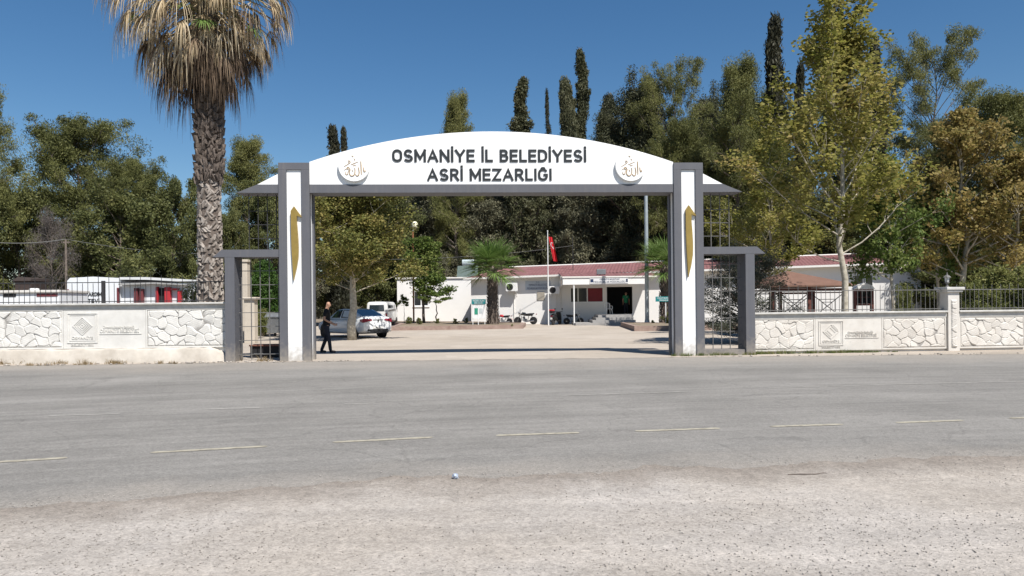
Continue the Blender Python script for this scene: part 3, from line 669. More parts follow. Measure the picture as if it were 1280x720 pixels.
# windows left of the door
M = MB(); fr_ = .07
for x in (wl0, fx(722), fx(733.5), wr0-fr_): M.box(x, x+fr_*1.1, .02, .12, wz0, wz1)
M.box(wl0, wr0, .03, .11, wz0, wz0+.07); M.box(wl0, wr0, .03, .11, wz1-.06, wz1)
wi = M.build('window', m_pvc, bl)
MB().box(wl0, fx(733.5), .13, .15, wz0, wz1).build('pane', m_glass, wi)
MB().box(fx(734.5), wr0-.08, .08, .125, wz0+.07, wz1-.07).build('red_blind', mat('red_blind', (.16, .012, .02), .6, .15, 6), wi)
for xj in (dl, dr-.1): MB().box(xj, xj+.1, -.01, .14, zdb, zdt).build('door_jamb', m_bwhite, bl)
# tall window in the right wing
def wing_window(pa, pb, z0, z1, mull):
    a, b_ = fx(pa), fx(pb); M = MB()
    for x in [a, b_-.07]+mull: M.box(x, x+.07, -.03, -.002, z0, z1)
    M.box(a+.07, b_-.07, -.028, -.002, z1-.07, z1); M.box(a+.07, b_-.07, -.028, -.002, z0, z0+.07)
    w_ = M.build('window', m_pvc, bl); MB().box(a+.07, b_-.07, -.015, -.004, z0+.07, z1-.07).build('pane', m_glass, w_)
wing_window(1067, 1092, 1.5, 3.6, [fx(1078.5), fx(1081)])
wing_window(985, 992, 2.9, 3.3, [])
# entrance canopy with fascia sign and post
fy = 56.0; c0 = XZ(703.5, 355, fy)[0]; c1 = XZ(806, 353, fy)[0]
inv = Matrix.Translation((BX, BY, 0)) @ Matrix.Rotation(BA, 4, 'Z'); inv = inv.inverted()
def wall_y(x): return BY+BT*(x-BX)
can = [(c0, fy), (c1, fy), (c1, wall_y(c1)-.03), (c0, wall_y(c0)-.03)]
M = MB(); M.prism(can, 3.22, 3.36, axis='z', M=inv)
M.prism([(c0, fy-.03), (c1, fy-.03), (c1, fy+.05), (c0, fy+.05)], 3.08, 3.62, axis='z', M=inv)
M.prism([(c0-.02, fy+.05), (c0+.05, fy+.05), (c0+.05, wall_y(c0)-.04), (c0-.02, wall_y(c0)-.04)], 3.08, 3.6, axis='z', M=inv)
cn = M.build('canopy', m_bwhite, bl)
M = MB(); M.prism([(c0-.05, fy-.1), (c1+.9, fy-.1), (c1+.9, fy), (c0-.05, fy)], 3.60, 3.70, axis='z', M=inv); M.build('canopy_gutter', m_gut, cn)
rv = []; rq = []
n_ = 60
for i in range(n_+1):
    x = c0-.05+(c1-c0+.9)*i/n_; zz = .02*math.sin(x*22)
    rv += [(x, fy-.08, 3.69+zz), (x, max(wall_y(x)+.2, fy+.5), 4.15+zz)]
rq = [(2*i, 2*i+2, 2*i+3, 2*i+1) for i in range(n_)]
M = MB(); M.add(rv, rq, inv); M.build('canopy_roof', m_roof, cn)
px_, pz_ = XZ(717.5, 360, 55.9)[0], 3.2
M = MB(); M.tube([(px_, 56.05, 0), (px_, 56.05, 3.1)], .055, 10, inv); M.build('canopy_post', m_pvc, bl)
M = MB(); M.tube([(c0-.1, fy+.4, 3.75), (c0-.1, fy+.4, 3.5), (c0-.0, fy+1.3, 3.1), (c0+.1, wall_y(c0)-.1, 2.9), (c0+.1, wall_y(c0)-.1, .1)], .05, 8, inv); M.build('downpipe', m_gut, bl)
m_sign = mat('pale_sign_board', (.50, .55, .60), .5, .05, 3)
m_ink = mat('dark_blue_ink', (.02, .035, .09), .5, .05, 3)
def board(name, label, u0, u1, z0, z1, y, lines, mb=m_sign, mi=m_ink, group=None, th=.04):
    o = tag(MB().box(-(u1-u0)/2, (u1-u0)/2, -th, 0, 0, z1-z0, bev=.005).build(name, mb), label, 'sign', group)
    o.matrix_world = Matrix.Translation((BX, BY, 0)) @ Matrix.Rotation(BA, 4, 'Z') @ Matrix.Translation(((u0+u1)/2, y, z0))
    M = MB()
    for body, wd, hh, zz in lines:
        V, Fc = text_mesh(body, width=wd, height=hh, extrude=.012, bold=0); M.add(V, Fc, T(0, -th-.004, zz))
    M.build('lettering', mi, o); return o
u0, u1 = fx(657), fx(688.5)
board('office_sign', 'pale blue-grey two-row name board on the office wall between the air conditioners', u0, u1, 2.78, 3.52, -.01,
      [('T.C.', .3, .13, .57), ('OSMANİYE BELEDİYESİ', (u1-u0)*.72, .17, .34), ('MEZARLIKLAR MÜDÜRLÜĞÜ', (u1-u0)*.86, .17, .07)])
u0, u1 = fx(671.5), fx(681)
board('notice_board', 'small brownish framed notice on the wall under the name board', u0, u1, 1.95, 2.65, -.01, [], mat('notice_paper', (.33, .30, .25), .6, .15, 9))
o = tag(MB().box(-.0, 2.9, -.03, 0, 0, .42, bev=.004).build('entrance_sign', mat('white_sign', (.66, .66, .66), .5, .04, 3)), 'narrow white sign with dark writing on the entrance canopy fascia', 'sign')
sx0 = XZ(737, 350, fy)[0]; o.location = (sx0, fy-.035, 3.14)
M = MB()
V, Fc = text_mesh('OSMANİYE BELEDİYESİ', width=1.5, height=.11, extrude=.012, bold=0); M.add(V, Fc, T(1.5, -.034, .26))
V, Fc = text_mesh('MEZARLIKLAR MÜDÜRLÜĞÜ', width=2.4, height=.13, extrude=.012, bold=0); M.add(V, Fc, T(1.5, -.034, .06)); M.box(.05, .28, -.036, -.03, .1, .34); M.box(2.75, 2.88, -.036, -.03, .1, .34)
M.build('lettering', m_ink, o)
# steps
ux0, ux1 = XZ(726, 400, 55)[0], XZ(797, 400, 55)[0]
M = MB()
for i, (a, b_) in enumerate(((ux0-.4, ux1), (ux0+.9, ux1-.1), (ux0+1.2, ux1-.2), (ux0+1.4, ux1-.3))):
    M.box(a, b_, 54.9+i*.34, 58.6, i*.19, (i+1)*.19, bev=.01)
st = tag(M.build('entrance_steps', m_stepm), 'wide grey stone steps rising to the dark office doorway', 'steps')
# air conditioners
def aircon(label, pa, pb, pya, pyb):
    u0, u1 = fx(pa), fx(pb); z1, z0 = fz(pa, pya, .3), fz(pa, pyb, .3); W_, H_ = u1-u0, z1-z0
    o = thing('air_conditioner', label, 'air conditioner', (BX+bd.x*u0, BY+bd.y*u0, z0), BA, 'air conditioners on the office wall')
    MB().box(0, W_, -.68, -.30, 0, H_, bev=.03).build('casing', m_pvc, o)
    M = MB(); cx, cz, r_ = W_*.36, H_*.5, H_*.40
    for q in (1, .8, .6, .4, .2): M.lathe([(r_*q, .02), (r_*q+.012, .03), (r_*q, .04)], 20, T(cx, -.66, cz, rx=R(90)))
    for k in range(6): M.box(-.006, .006, -r_, r_, .03, .04, T(cx, -.66, cz, rx=R(90)) @ Matrix.Rotation(k*math.pi/6, 4, 'Z'))
    gr = M.build('fan_grille', m_iron, o)
    M = MB(); M.lathe([(r_*.98, 0), (r_*.98, .012)], 20, T(cx, -.67, cz, rx=R(90))); M.build('fan_opening', mat('fan_shade', (.16, .16, .16), .7, .1, 4), o)
    for x in (.12, W_-.12):
        M = MB(); M.box(x-.02, x+.02, -.66, 0, -.05, -.005); M.tube([(x, -.5, -.04), (x, -.02, -.32)], .015, 5); M.box(x-.02, x+.02, -.03, 0, -.4, 0); M.build('bracket', m_pvc, o)
    M = MB(); M.tube([(W_*.6, -.31, .1), (W_*.6, -.05, -.1), (W_*.6, -.04, -z0+.1)], .035, 6); M.build('pipe', m_gut, o)
aircon('white air conditioner on the office wall, the one nearer the palm', 634.5, 648.5, 353.8, 364.2)
aircon('white air conditioner on the office wall behind the flagpole', 688, 701, 358, 367.5)
# ------------------------------------------------------------------ annex with flat roof
ax0, ax1, AY = XZ(498, 380, 68)[0], .6, 67.3
an = thing('annex_building', 'white flat-roofed annex with a small window left of the office behind saplings', 'building', (ax0, AY, 0))
W_ = ax1-ax0; w0, w1 = XZ(517, 380, AY)[0]-ax0, XZ(536, 380, AY)[0]-ax0; z0, z1 = 1.55, 2.95
M = MB()
for a in ((0, w0, 0, 4.05), (w0, w1, 0, z0), (w0, w1, z1, 4.05), (w1, W_, 0, 4.05)): M.box(a[0], a[1], 0, .25, a[2], a[3])
M.box(0, .25, .25, 6, 0, 4.05); M.box(W_-.25, W_, .25, 6, 0, 4.05); M.box(.25, W_-.25, 5.75, 6, 0, 4.05); M.box(.25, W_-.25, .25, 5.75, 3.8, 3.85); M.build('wall', m_bwhite, an)
M = MB(); M.box(-.12, W_+.1, -.12, 6.1, 4.05, 4.17, bev=.01); M.build('roof_edge', m_gut, an)
M = MB(); mid = (w0+w1)/2
for x in (w0, mid-.05, w1-.09): M.box(x, x+.09, .02, .1, z0, z1)
M.box(w0, w1, .03, .09, z0, z0+.08); M.box(w0, w1, .03, .09, z1-.08, z1); M.box(w0-.08, w1+.08, -.08, .0, z0-.08, z0-.003)
wi = M.build('window', m_pvc, an); MB().box(w0, w1, .11, .13, z0, z1).build('pane', m_glass, wi)
# solar water heater on the roof
hx, hz = XZ(585, 330, 69); o = thing('solar_water_heater', 'solar water heater with pale tank and tilted panel on the annex roof behind the palm', 'water heater', (hx, 69, 3.85))
M = MB(); M.tube([(-.55, .3, 1.75), (.55, .3, 1.75)], .28, 14); M.tube([(-.5, .5, .9), (.5, .5, .9)], .2, 12); M.build('tank', mat('pale_blue_tank', (.45, .52, .55), .4, .1, 3), o)
M = MB(); M.prism([(-1.5, .15), (-.2, 1.35), (-.2, 1.42), (-1.5, .22)], -.95, .95, axis='x'); M.build('panel', mat('collector_panel', (.11, .14, .13), .25, .1, 3), o)
for x in (-.5, .5): M = MB(); M.tube([(x, .3, 0), (x, .3, 1.5)], .025, 5); M.tube([(x, -.9, .0), (x, .3, 1.4)], .025, 5); M.tube([(x, .8, 0), (x, .4, 1.1)], .025, 5); M.build('stand_frame', m_irong, o)
# ------------------------------------------------------------------ huts on the left, behind the wall
m_hut = mat('white_panel_cladding', (.72, .74, .76), .6, .05, 1.2); m_hutin = mat('dark_red_paint', (.15, .035, .04), .55, .15, 4)
HYL = 37
def hx_(px): return XZ(px, 365, HYL)[0]
def hz_(py, px=150): return XZ(px, py, HYL)[1]
a, b_ = hx_(84), hx_(150); c_ = hx_(246)
hut = thing('prefab_hut', 'white prefab hut with dark red doors and black lettering behind the left railing', 'hut', (a, HYL, 0))
W1, W2 = b_-a, c_-a; zt = 3.22
M = MB(); M.prism([(0, 0), (W1, 0), (W1, zt-.08), (W1*.5, zt), (.15, zt-.05), (0, zt-.2)], 0, 3.4)
zt2a, zt2b = 3.20, 2.98
M.prism([(W1+.001, 0), (W2, 0), (W2, zt2b-.12), (W1+.001, zt2a-.3)], .15, 3.3)
M.build('wall', m_hut, hut)
M = MB(); M.prism([(W1*.99, zt2a-.02), (W1*1.5, zt2a-.03), (W2+.05, zt2b+.02), (W2+.05, zt2b-.10), (W1*1.5, zt2a-.16), (W1*.99, zt2a-.14)], -.02, 3.4); M.build('awning_roof', mat('white_tin', (.62, .63, .63), .4, .08, 2), hut)
M = MB(); M.prism([(W1*1.02, zt2a-.34), (W1*1.7, zt2a-.30), (W2-.3, zt2b-.20), (W2-.3, zt2b-.25), (W1*1.7, zt2a-.38), (W1*1.02, zt2a-.42)], -.25, .1); M.build('awning_valance', mat('grey_tarp', (.33, .33, .32), .7, .1, 3), hut)
for i, (p0, p1, zz0, zz1) in enumerate(((84, 86.5, .3, 2.6), (146.5, 150, .6, 2.65), (168, 172.3, .4, 2.63), (175, 179, .4, 2.58), (195, 197.5, .4, 2.68), (206, 213, .3, 2.66), (222, 226.5, .4, 2.48))):
    MB().box(hx_(p0)-a, hx_(p1)-a, -.05, -.002 if p0 < 150 else .148, zz0, zz1, bev=.01).build('red_door_panel', m_red if i > 3 else m_hutin, hut)
MB().box(hx_(213)-a, hx_(222)-a, -.04, .148, 2.5, 2.6).build('door_lintel', m_red, hut)
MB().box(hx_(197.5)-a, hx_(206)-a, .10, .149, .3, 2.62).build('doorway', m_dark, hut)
MB().box(hx_(230)-a, hx_(233)-a, .1, .148, .5, 2.5).build('narrow_window', m_irong, hut)
M = MB()
for body, z_, wd in (('YARDIM', 2.24, hx_(127.5)-hx_(107)), ('TEVİ', 1.91, hx_(124)-hx_(109.5))):
    q_ = sign_text(body, wd, .20, .012, sw=.2); M.add(q_.v, q_.f, T((hx_(117)-a), -.002, z_))
M.build('lettering', m_black, hut)
o = tag(MB().box(-.07, .07, -.07, .07, 0, 2.95, bev=.01).build('steel_post', m_iron), 'dark square steel post standing in front of the prefab hut', 'post'); o.location = (XZ(129.3, 365, 35.5)[0], 35.5, 0)
# low white structure far left
a, b_ = XZ(-30, 370, 33)[0], XZ(74, 370, 33)[0]
lw = thing('low_kiosk', 'low white flat kiosk with dark slot windows at far left behind the railing', 'kiosk', (a, 33, 0))
W_ = b_-a; M = MB(); M.box(0, W_, 0, 2.2, 0, 2.36, bev=.02); M.build('wall', m_hut, lw)
M = MB(); M.box(-.05, W_+.06, -.1, 2.3, 2.361, 2.47, bev=.02); M.build('roof', mat('cream_tin', (.66, .64, .6), .5, .06, 2), lw)
for p0, p1 in ((4, 20), (46, 72)): MB().box(XZ(p0, 370, 33)[0]-a, XZ(p1, 370, 33)[0]-a, -.02, -.002, 2.18, 2.32).build('slot_window', m_dark if p0 < 10 else m_hutin, lw)
M = MB(); cx = XZ(32, 370, 33)[0]-a
M.lathe([(.2, 0), (.2, .08), (.15, .1)], 14, T(cx, .6, 2.47)); M.build('roof_vent', m_pvc, lw)
o = thing('brown_booth', 'dark brown booth with sloping top behind the low white kiosk', 'booth', (XZ(29, 355, 36)[0], 36, 0))
M = MB(); M.box(-.4, .4, 0, 1.2, 0, 3.0); M.build('wall', mat('brown_plank', (.05, .035, .03), .8, .15, 6), o); M = MB(); M.prism([(-.5, 3.001), (.45, 3.001), (.45, 3.12), (-.2, 3.2)], -.1, 1.3); M.build('roof', mat('brown_sheet', (.06, .045, .04), .7, .1, 4), o)
# ------------------------------------------------------------------ forecourt left: posts, bin, crate
m_cream = mat('cream_concrete', (.52, .46, .38), .85, .08, 2.5, .2, 40)
YP = 34.5; x0 = XZ(297.5, 400, YP)[0]; x1 = XZ(309.5, 400, YP)[0]
o = tag(MB().box(-(x1-x0)/2, (x1-x0)/2, 0, .4, 0, 3.72, bev=.02).box(-(x1-x0)/2-.05, (x1-x0)/2+.05, -.05, .45, 3.72, 3.84, bev=.02).build('tall_post', m_cream), 'tall cream concrete post behind the left pedestrian gate', 'post'); o.location = ((x0+x1)/2, YP, 0)
YP = 33; x0 = XZ(305, 400, YP)[0]; x1 = XZ(318, 400, YP)[0]; W_ = x1-x0
o = thing('gate_pier', 'stout cream pier with wide cap beside the tall cream post', 'pier', ((x0+x1)/2, YP, 0))
MB().box(-W_/2, W_/2, 0, W_, 0, 1.95, bev=.02).build('shaft', m_cream, o); MB().box(-W_/2-.1, W_/2+.1, -.1, W_+.1, 1.951, 2.06, bev=.03).build('cap', m_cream, o)
o = thing('waste_container', 'grey wheeled waste container seen through the left pedestrian gate', 'container', (XZ(349, 395, 40)[0]+.2, 40, 0), R(-6))
M = MB(); M.add([(-.72,-.42,.22),(.72,-.42,.22),(.72,.42,.22),(-.72,.42,.22),(-.8,-.52,1.05),(.8,-.52,1.05),(.8,.52,1.05),(-.8,.52,1.05)], [(0,3,2,1),(4,5,6,7),(0,1,5,4),(1,2,6,5),(2,3,7,6),(3,0,4,7)])
m_galv = mat('galvanised_steel', (.22, .23, .24), .5, .15, 3, metal=.5); M.box(-.84, .84, -.56, .56, 1.051, 1.09, bev=.01); M.build('bin_body', m_galv, o)
M = MB(); M.tube([(-.8, -.5, 1.1), (-.8, -.25, 1.28), (-.8, .25, 1.28), (-.8, .5, 1.1)], .02, 5)
M.add([(x, .5*math.cos(t), 1.095+.2*math.sin(t)) for x in (-.8, .8) for t in np.linspace(0, math.pi, 9)], [(i, i+1, i+10, i+9) for i in range(8)]+[tuple(range(9)), tuple(range(9, 18))]); M.build('lid', m_galv, o)
for x in (-.6, .6):
    for y in (-.35, .35): M = MB(); M.lathe([(.1, -.03), (.1, .03)], 12, T(x, y, .1, ry=R(90))); M.tube([(x, y, .1), (x, y, .24)], .015, 5); M.build('caster', m_iron, o)
m_wood = mat('rusty_wood', (.20, .09, .05), .8, .2, 6)
o = thing('wooden_crate', 'reddish slatted crate stacked beside the waste container', 'crate', (XZ(334, 395, 43)[0], 43, 0), R(5))
M = MB()
for z in np.arange(.1, 1.7, .22):
    M.box(-.62, .62, -.5, -.47, z, z+.13); M.box(-.62, .62, .47, .5, z, z+.13); M.box(-.62, -.59, -.468, .468, z, z+.13); M.box(.59, .62, -.468, .468, z, z+.13)
M.build('slats', m_wood, o); M = MB()
for x in (-.58, 0, .54): M.box(x, x+.05, -.468, -.43, 0, 1.8); M.box(x, x+.05, .43, .468, 0, 1.8)
M.build('uprights', m_wood, o)
o = thing('low_trough', 'low dark trough with reddish rim closing the left pedestrian opening', 'trough', (-7.55, 23.35, 0), GR)
M = MB()
M.box(-.72, .72, 0, .5, -.02, .37, bev=.01); M.build('trough_body', mat('soot_dark_paint', (.014, .014, .017), .7, .15, 5), o)
M = MB(); M.box(-.75, .75, -.03, .10, .371, .42, bev=.01); M.box(-.75, .75, .42, .53, .371, .42, bev=.01); M.build('rim', mat('red_brown_rim', (.20, .09, .065), .8, .15, 5), o)
MB().box(-.6, .3, -.028, -.004, .12, .15).build('handle_bar', m_galv, o)
# ------------------------------------------------------------------ planters with kerbs
m_kerb = mat('reddish_kerb_stone', (.22, .15, .125), .9, .12, 2.5, .3, 30, col2=(.33, .25, .21)); m_soil = m_dirt
def planter(label, pts, hh):
    o = thing('planter_bed', label, 'planter', (0, 0, 0))
    P = [Vector((p[0], p[1], 0)) for p in pts]; c_ = sum(P, Vector())/len(P)
    for i in range(len(P)):
        a, b_ = P[i], P[(i+1) % len(P)]; ai, bi = a+(c_-a).normalized()*.4, b_+(c_-b_).normalized()*.4
        M = MB(); M.prism([a.to_2d(), b_.to_2d(), bi.to_2d(), ai.to_2d()], -.05, hh, axis='z'); M.build('kerb', m_kerb, o)
    M = MB(); M.prism([(p+(c_-p).normalized()*.35).to_2d() for p in P], -.04, hh-.03, axis='z'); M.build('soil', m_soil, o)
    return o
g1 = G(489, 413.5); g2 = G(654, 411.0)
planter('long planter bed with reddish stone kerb holding the palm, left of the flagpole', [g1, g2, (g2[0]+.3, g2[1]+6), (-3.6, 61.0), (-11, 65.5), (g1[0]-.8, g1[1]+9)], .27)
g3 = G(793, 414.2); g4 = G(935, 412.5)
planter('planter bed with reddish stone kerb under the lamp mast, right of the steps', [g3, g4, (g4[0]+1.0, g4[1]+4), (g3[0]+.6, g3[1]+9.5)], .3)
# ------------------------------------------------------------------ gazebo and shrine-like notice case on the right
m_tim = mat('red_brown_timber', (.13, .045, .035), .6, .15, 6); m_shing = mat('brown_shingles', (.17, .095, .07), .8, .15, 3, .3, 20)
YG = 33; gx = XZ(1010, 370, YG)[0]
gz = thing('garden_gazebo', 'open timber gazebo with brown pyramid roof and cross-braced railings behind the right wall', 'gazebo', (gx, YG+1.6, 0), R(2))
hw = 1.62
for x in (-hw, -.02, hw):
    for y in (-hw, hw): MB().box(x-.07, x+.07, y-.07, y+.07, 0, 2.25).build('post', m_tim, gz)
M = MB(); rr = 2.05
M.add([(-rr, -rr, 2.27), (rr, -rr, 2.27), (rr, rr, 2.27), (-rr, rr, 2.27), (-rr, -rr, 2.33), (rr, -rr, 2.33), (rr, rr, 2.33), (-rr, rr, 2.33), (-.3, 0, 3.05)],
      [(0,3,2,1),(0,1,5,4),(1,2,6,5),(2,3,7,6),(3,0,4,7),(4,5,8),(5,6,8),(6,7,8),(7,4,8)]); M.build('roof', m_shing, gz)
for y in (-hw, hw):
    M = MB()
    M.box(-hw, hw, y-.04, y+.04, 2.1, 2.2); M.box(-hw, hw, y-.03, y+.03, 1.98, 2.03); M.box(-hw, hw, y-.03, y+.03, .75, .82)
    M.build('rail', m_tim, gz)
    M = MB()
    for x0 in (-hw+.07, .05):
        x1 = x0+hw-.12; cx, cz = (x0+x1)/2, 1.4
        for (p, q) in (((x0, .82), (x1, 1.98)), ((x0, 1.98), (x1, .82))): M.tube([(p[0], y, p[1]), (q[0], y, q[1])], .02, 5)
        for rq_ in (.22, .38): 
            P = [(cx-rq_, cz-rq_*.8), (cx+rq_, cz-rq_*.8), (cx+rq_, cz+rq_*.8), (cx-rq_, cz+rq_*.8), (cx-rq_, cz-rq_*.8)]
            M.tube([(a, y, b_) for a, b_ in P], .018, 4)
    M.build('cross_brace', m_iron, gz)
YN = 31; nx_ = XZ(1079, 375, YN)[0]
nc = thing('notice_case', 'small red-brown glazed notice case with white gabled top behind the right wall', 'notice case', (nx_, YN, 0))
M = MB(); M.box(-.4, -.32, -.1, .1, 0, 2.1); M.box(.32, .4, -.1, .1, 0, 2.1); M.box(-.32, .32, -.1, .1, 1.42, 1.5); M.box(-.32, .32, -.1, .1, 2.02, 2.1); M.box(-.32, .32, -.03, .0, 1.76, 1.78)
for x in (-.12, .1): M.box(x, x+.02, -.04, -.005, 1.5, 2.02)
M.build('frame', m_tim, nc); MB().box(-.318, .318, .02, .08, 1.502, 2.018).build('case_back', m_glass, nc)
M = MB(); M.prism([(-.43, 2.101), (.43, 2.101), (.30, 2.26), (0, 2.36), (-.30, 2.26)], -.16, .16); M.build('gabled_top', m_bwhite, nc)
o = tag(MB().box(-.05, .05, -.05, .05, 0, 2.1, bev=.008).build('metal_post', mat('dark_teal_metal', (.03, .05, .06), .5, .1, 4)), 'dark teal square post beside the plane tree trunk', 'post'); o.location = (XZ(1058, 380, 28)[0], 28, 0)
# ------------------------------------------------------------------ vegetation
m_bark = mat('grey_brown_bark', (.10, .08, .065), .95, .2, 8, .6, 25, col2=(.19, .155, .13))
m_bark_pale = mat('mottled_plane_bark', (.27, .235, .18), .9, .2, 7, .4, 20, col2=(.56, .52, .43))
m_pine = leafmat('pine_needles', [(.055, .062, .022), (.115, .125, .040), (.175, .178, .058), (.24, .23, .085)], .3, nscale=.35)
m_broad = leafmat('broad_leaves', [(.045, .055, .022), (.095, .108, .038), (.145, .152, .052), (.21, .20, .075)], .32, nscale=.5)
m_cyp = leafmat('cypress_sprays', [(.055, .056, .036), (.098, .098, .060), (.150, .145, .090), (.22, .205, .13)], .2, nscale=.45)
m_cyps = leafmat('cypress_spire_sprays', [(.030, .036, .018), (.058, .064, .032), (.092, .095, .048), (.135, .13, .07)], .2, nscale=.6)
m_cypd = leafmat('dark_cypress_sprays', [(.013, .015, .010), (.028, .030, .018), (.048, .048, .028), (.075, .068, .042)], .15, nscale=.6)
m_plane = leafmat('plane_leaves', [(.13, .145, .03), (.205, .21, .045), (.28, .265, .07), (.36, .31, .10), (.36, .25, .11)], .52, nscale=.35)
m_green = leafmat('fresh_green_leaves', [(.06, .10, .02), (.10, .155, .035), (.16, .20, .05), (.25, .25, .08)], .4, nscale=.5)
m_autumn = leafmat('autumn_leaves', [(.12, .13, .035), (.20, .18, .05), (.27, .22, .07), (.30, .215, .075), (.34, .29, .11)], .4, nscale=.4)
m_olive = leafmat('olive_leaves', [(.05, .06, .04), (.09, .10, .07), (.14, .15, .11), (.21, .22, .17)], .2, nscale=.9)
m_thuja = leafmat('thuja_sprays', [(.025, .055, .010), (.045, .095, .018), (.07, .13, .025), (.10, .16, .04)], .25, nscale=1.2)
m_shrub = leafmat('shrub_leaves', [(.08, .10, .03), (.14, .16, .05), (.22, .23, .075), (.30, .29, .11)], .35, nscale=.8)
m_twig = leafmat('bare_twigs', [(.07, .06, .055), (.11, .095, .088), (.155, .135, .125)], 0, nscale=.8)
def leaf_cloud(r, C, size, asp, dirs=None, align=0.0, tri=False):
    """one small folded leaf blade at every point of C"""
    n = len(C); d = r.normal(0, 1, (n, 3))
    if dirs is not None: d = d*(1-align)+dirs*align*1.8
    d /= np.linalg.norm(d, axis=1)[:, None]+1e-9
    q = r.normal(0, 1, (n, 3)); u = np.cross(d, q); u /= np.linalg.norm(u, axis=1)[:, None]+1e-9
    s = size*(.6+.8*r.random(n))[:, None]
    a = C-d*s*.5; b_ = C+u*s*asp*.5+d*s*.05; c_ = C+d*s*.5; e = C-u*s*asp*.5+d*s*.05
    V = np.stack([a, b_, c_, e], 1).reshape(-1, 3); Q = np.arange(4*n).reshape(-1, 4)
    return V, Q
def tree_mesh(seed, H, base, R0, prof, nl, up, nsub, ncl, nleaf, clr, size, asp, r0, align=0, flat=.7, lean=0, sagc=.0, wob=.02, upw=0.0, minr=.012, sub_len=.42, twist=0, clump_up=False, limb=.42, ltrunk=1.0, vstretch=1.0):
    """trunk, limbs, side branches; foliage gathers in clumps along the outer branches"""
    r = np.random.default_rng(seed); M = MB(); P = []
    k = 9; tp = [np.array((0., 0., -.1))]
    for i in range(1, k+1): tp.append(np.array((lean*H*(i/k)+r.normal(0, wob)*H*.5, r.normal(0, wob)*H*.5, H*ltrunk*i/k)))
    tp = np.array(tp)
    def tr(t):
        f = t*k; i = min(int(f), k-1); return tp[i]*(1-(f-i))+tp[i+1]*(f-i)
    M.tube([tuple(p) for p in tp], [r0*(1-.93*(i/k)**.85)+minr*.4 for i in range(k+1)], 9)
    C = []; W = []
    for i in range(nl):
        t = base+(1-base)*((i+r.random())/nl)**1.0*.97; az = i*2.399+r.normal(0, .5)
        tt = (t-base)/(1-base); L_ = R0*prof(tt)*r.uniform(.62, 1.22)
        if L_ < .12: L_ = .12
        el = up(tt)+r.normal(0, .13); p0 = tr(t/ltrunk if t < ltrunk else 1.0)
        hd = np.array((math.cos(az), math.sin(az), 0)); dv = hd*math.cos(el)+np.array((0, 0, math.sin(el)))
        pts = [p0]; m_ = 5; cur = dv.copy()
        for j in range(m_):
            cur = cur+np.array((0, 0, upw*.25))+r.normal(0, .10, 3); cur /= np.linalg.norm(cur); pts.append(pts[-1]+cur*L_/m_)
        rb = max(r0*(1-.9*t)*limb, minr*1.6)
        M.tube([tuple(p) for p in pts], [rb*(1-.85*q/m_)+minr*.3 for q in range(m_+1)], 5, cap=False)
        ends = [(pts[-1], 1.0)]
        for j in range(nsub):
            f = r.uniform(.3, .98)*m_; q = min(int(f), m_-1); p1 = pts[q]*(1-(f-q))+pts[q+1]*(f-q)
            dd = cur+r.normal(0, .55, 3)+np.array((0, 0, upw*.4)); dd /= np.linalg.norm(dd); l2 = L_*sub_len*r.uniform(.5, 1.1)*(1.15-f/m_*.5)
            p2 = p1+dd*l2*.5+r.normal(0, .04*l2, 3); p3 = p1+dd*l2+np.array((0, 0, upw*.1*l2))
            M.tube([tuple(p1), tuple(p2), tuple(p3)], [max(rb*.4, minr), minr*.8, minr*.4], 4, cap=False)
            ends += [(p3, 1.0), (p2, .7)]
        idx = r.permutation(len(ends))[:ncl]
        for q in idx:
            e_, w_ = ends[q]; C.append(e_); W.append(w_)
    C = np.array(C); n_ = len(C)
    cnt = np.maximum(1, (nleaf*r.uniform(.4, 1.5, n_)).astype(int)); idx = np.repeat(np.arange(n_), cnt)
    g_ = r.normal(0, 1, (len(idx), 3)); g_ /= (np.linalg.norm(g_, axis=1)[:, None]+1e-9); g_ *= (r.random(len(idx))**.45)[:, None]
    cs = (clr*r.uniform(.6, 1.35, n_))[idx][:, None]
    off = g_*cs*np.array((1, 1, flat)); 
    if vstretch != 1: off[:, 2] *= vstretch
    L = C[idx]+off; L = L[L[:, 2] > .02]
    dirs = None
    if align: dirs = np.tile(np.array((0, 0, 1.)), (len(L), 1))
    V, Q = leaf_cloud(r, L, size, asp, dirs, align)
    me = bpy.data.meshes.new('trunk'); me.from_pydata(M.v, [], M.f); me.update(); me.polygons.foreach_set('use_smooth', [True]*len(me.polygons))
    return me, npmesh('crown', V, Q)
SP = {}
def species(key, barkm, leafm, **kw):
    tm, cm = tree_mesh(**kw); tm.materials.append(barkm); cm.materials.append(leafm); SP[key] = (tm, cm, kw['H'])
dome = lambda t: math.sqrt(max(0, 1-(2*t-.75)**2/1.9))*(1 if t < .85 else .75)
cone = lambda t: (1-t)**.75*.95+.06
col_ = lambda t: min(1, (t*6+.35))*(1-t**2.6)+.05
wide = lambda t: .55+.45*math.sin(math.pi*min(1, t*1.1))
species('pine_a', m_bark, m_pine, seed=1, H=12, base=.12, R0=4.6, prof=dome, nl=84, up=lambda t: .05+.9*t, nsub=5, ncl=8, nleaf=200, clr=.74, size=.17, asp=.26, r0=.28, flat=.6)
species('pine_b', m_bark, m_pine, seed=2, H=14, base=.25, R0=3.6, prof=wide, nl=70, up=lambda t: .1+1.0*t, nsub=5, ncl=8, nleaf=210, clr=.76, size=.17, asp=.26, r0=.30, flat=.6, lean=.03)
species('pine_open', m_bark, m_pine, seed=8, H=14, base=.42, R0=3.9, prof=lambda t: .5+.6*math.sin(math.pi*min(1, t*.95)), nl=46, up=lambda t: .25+.8*t, nsub=4, ncl=6, nleaf=210, clr=.66, size=.16, asp=.26, r0=.26, flat=.62, lean=.02, wob=.03)
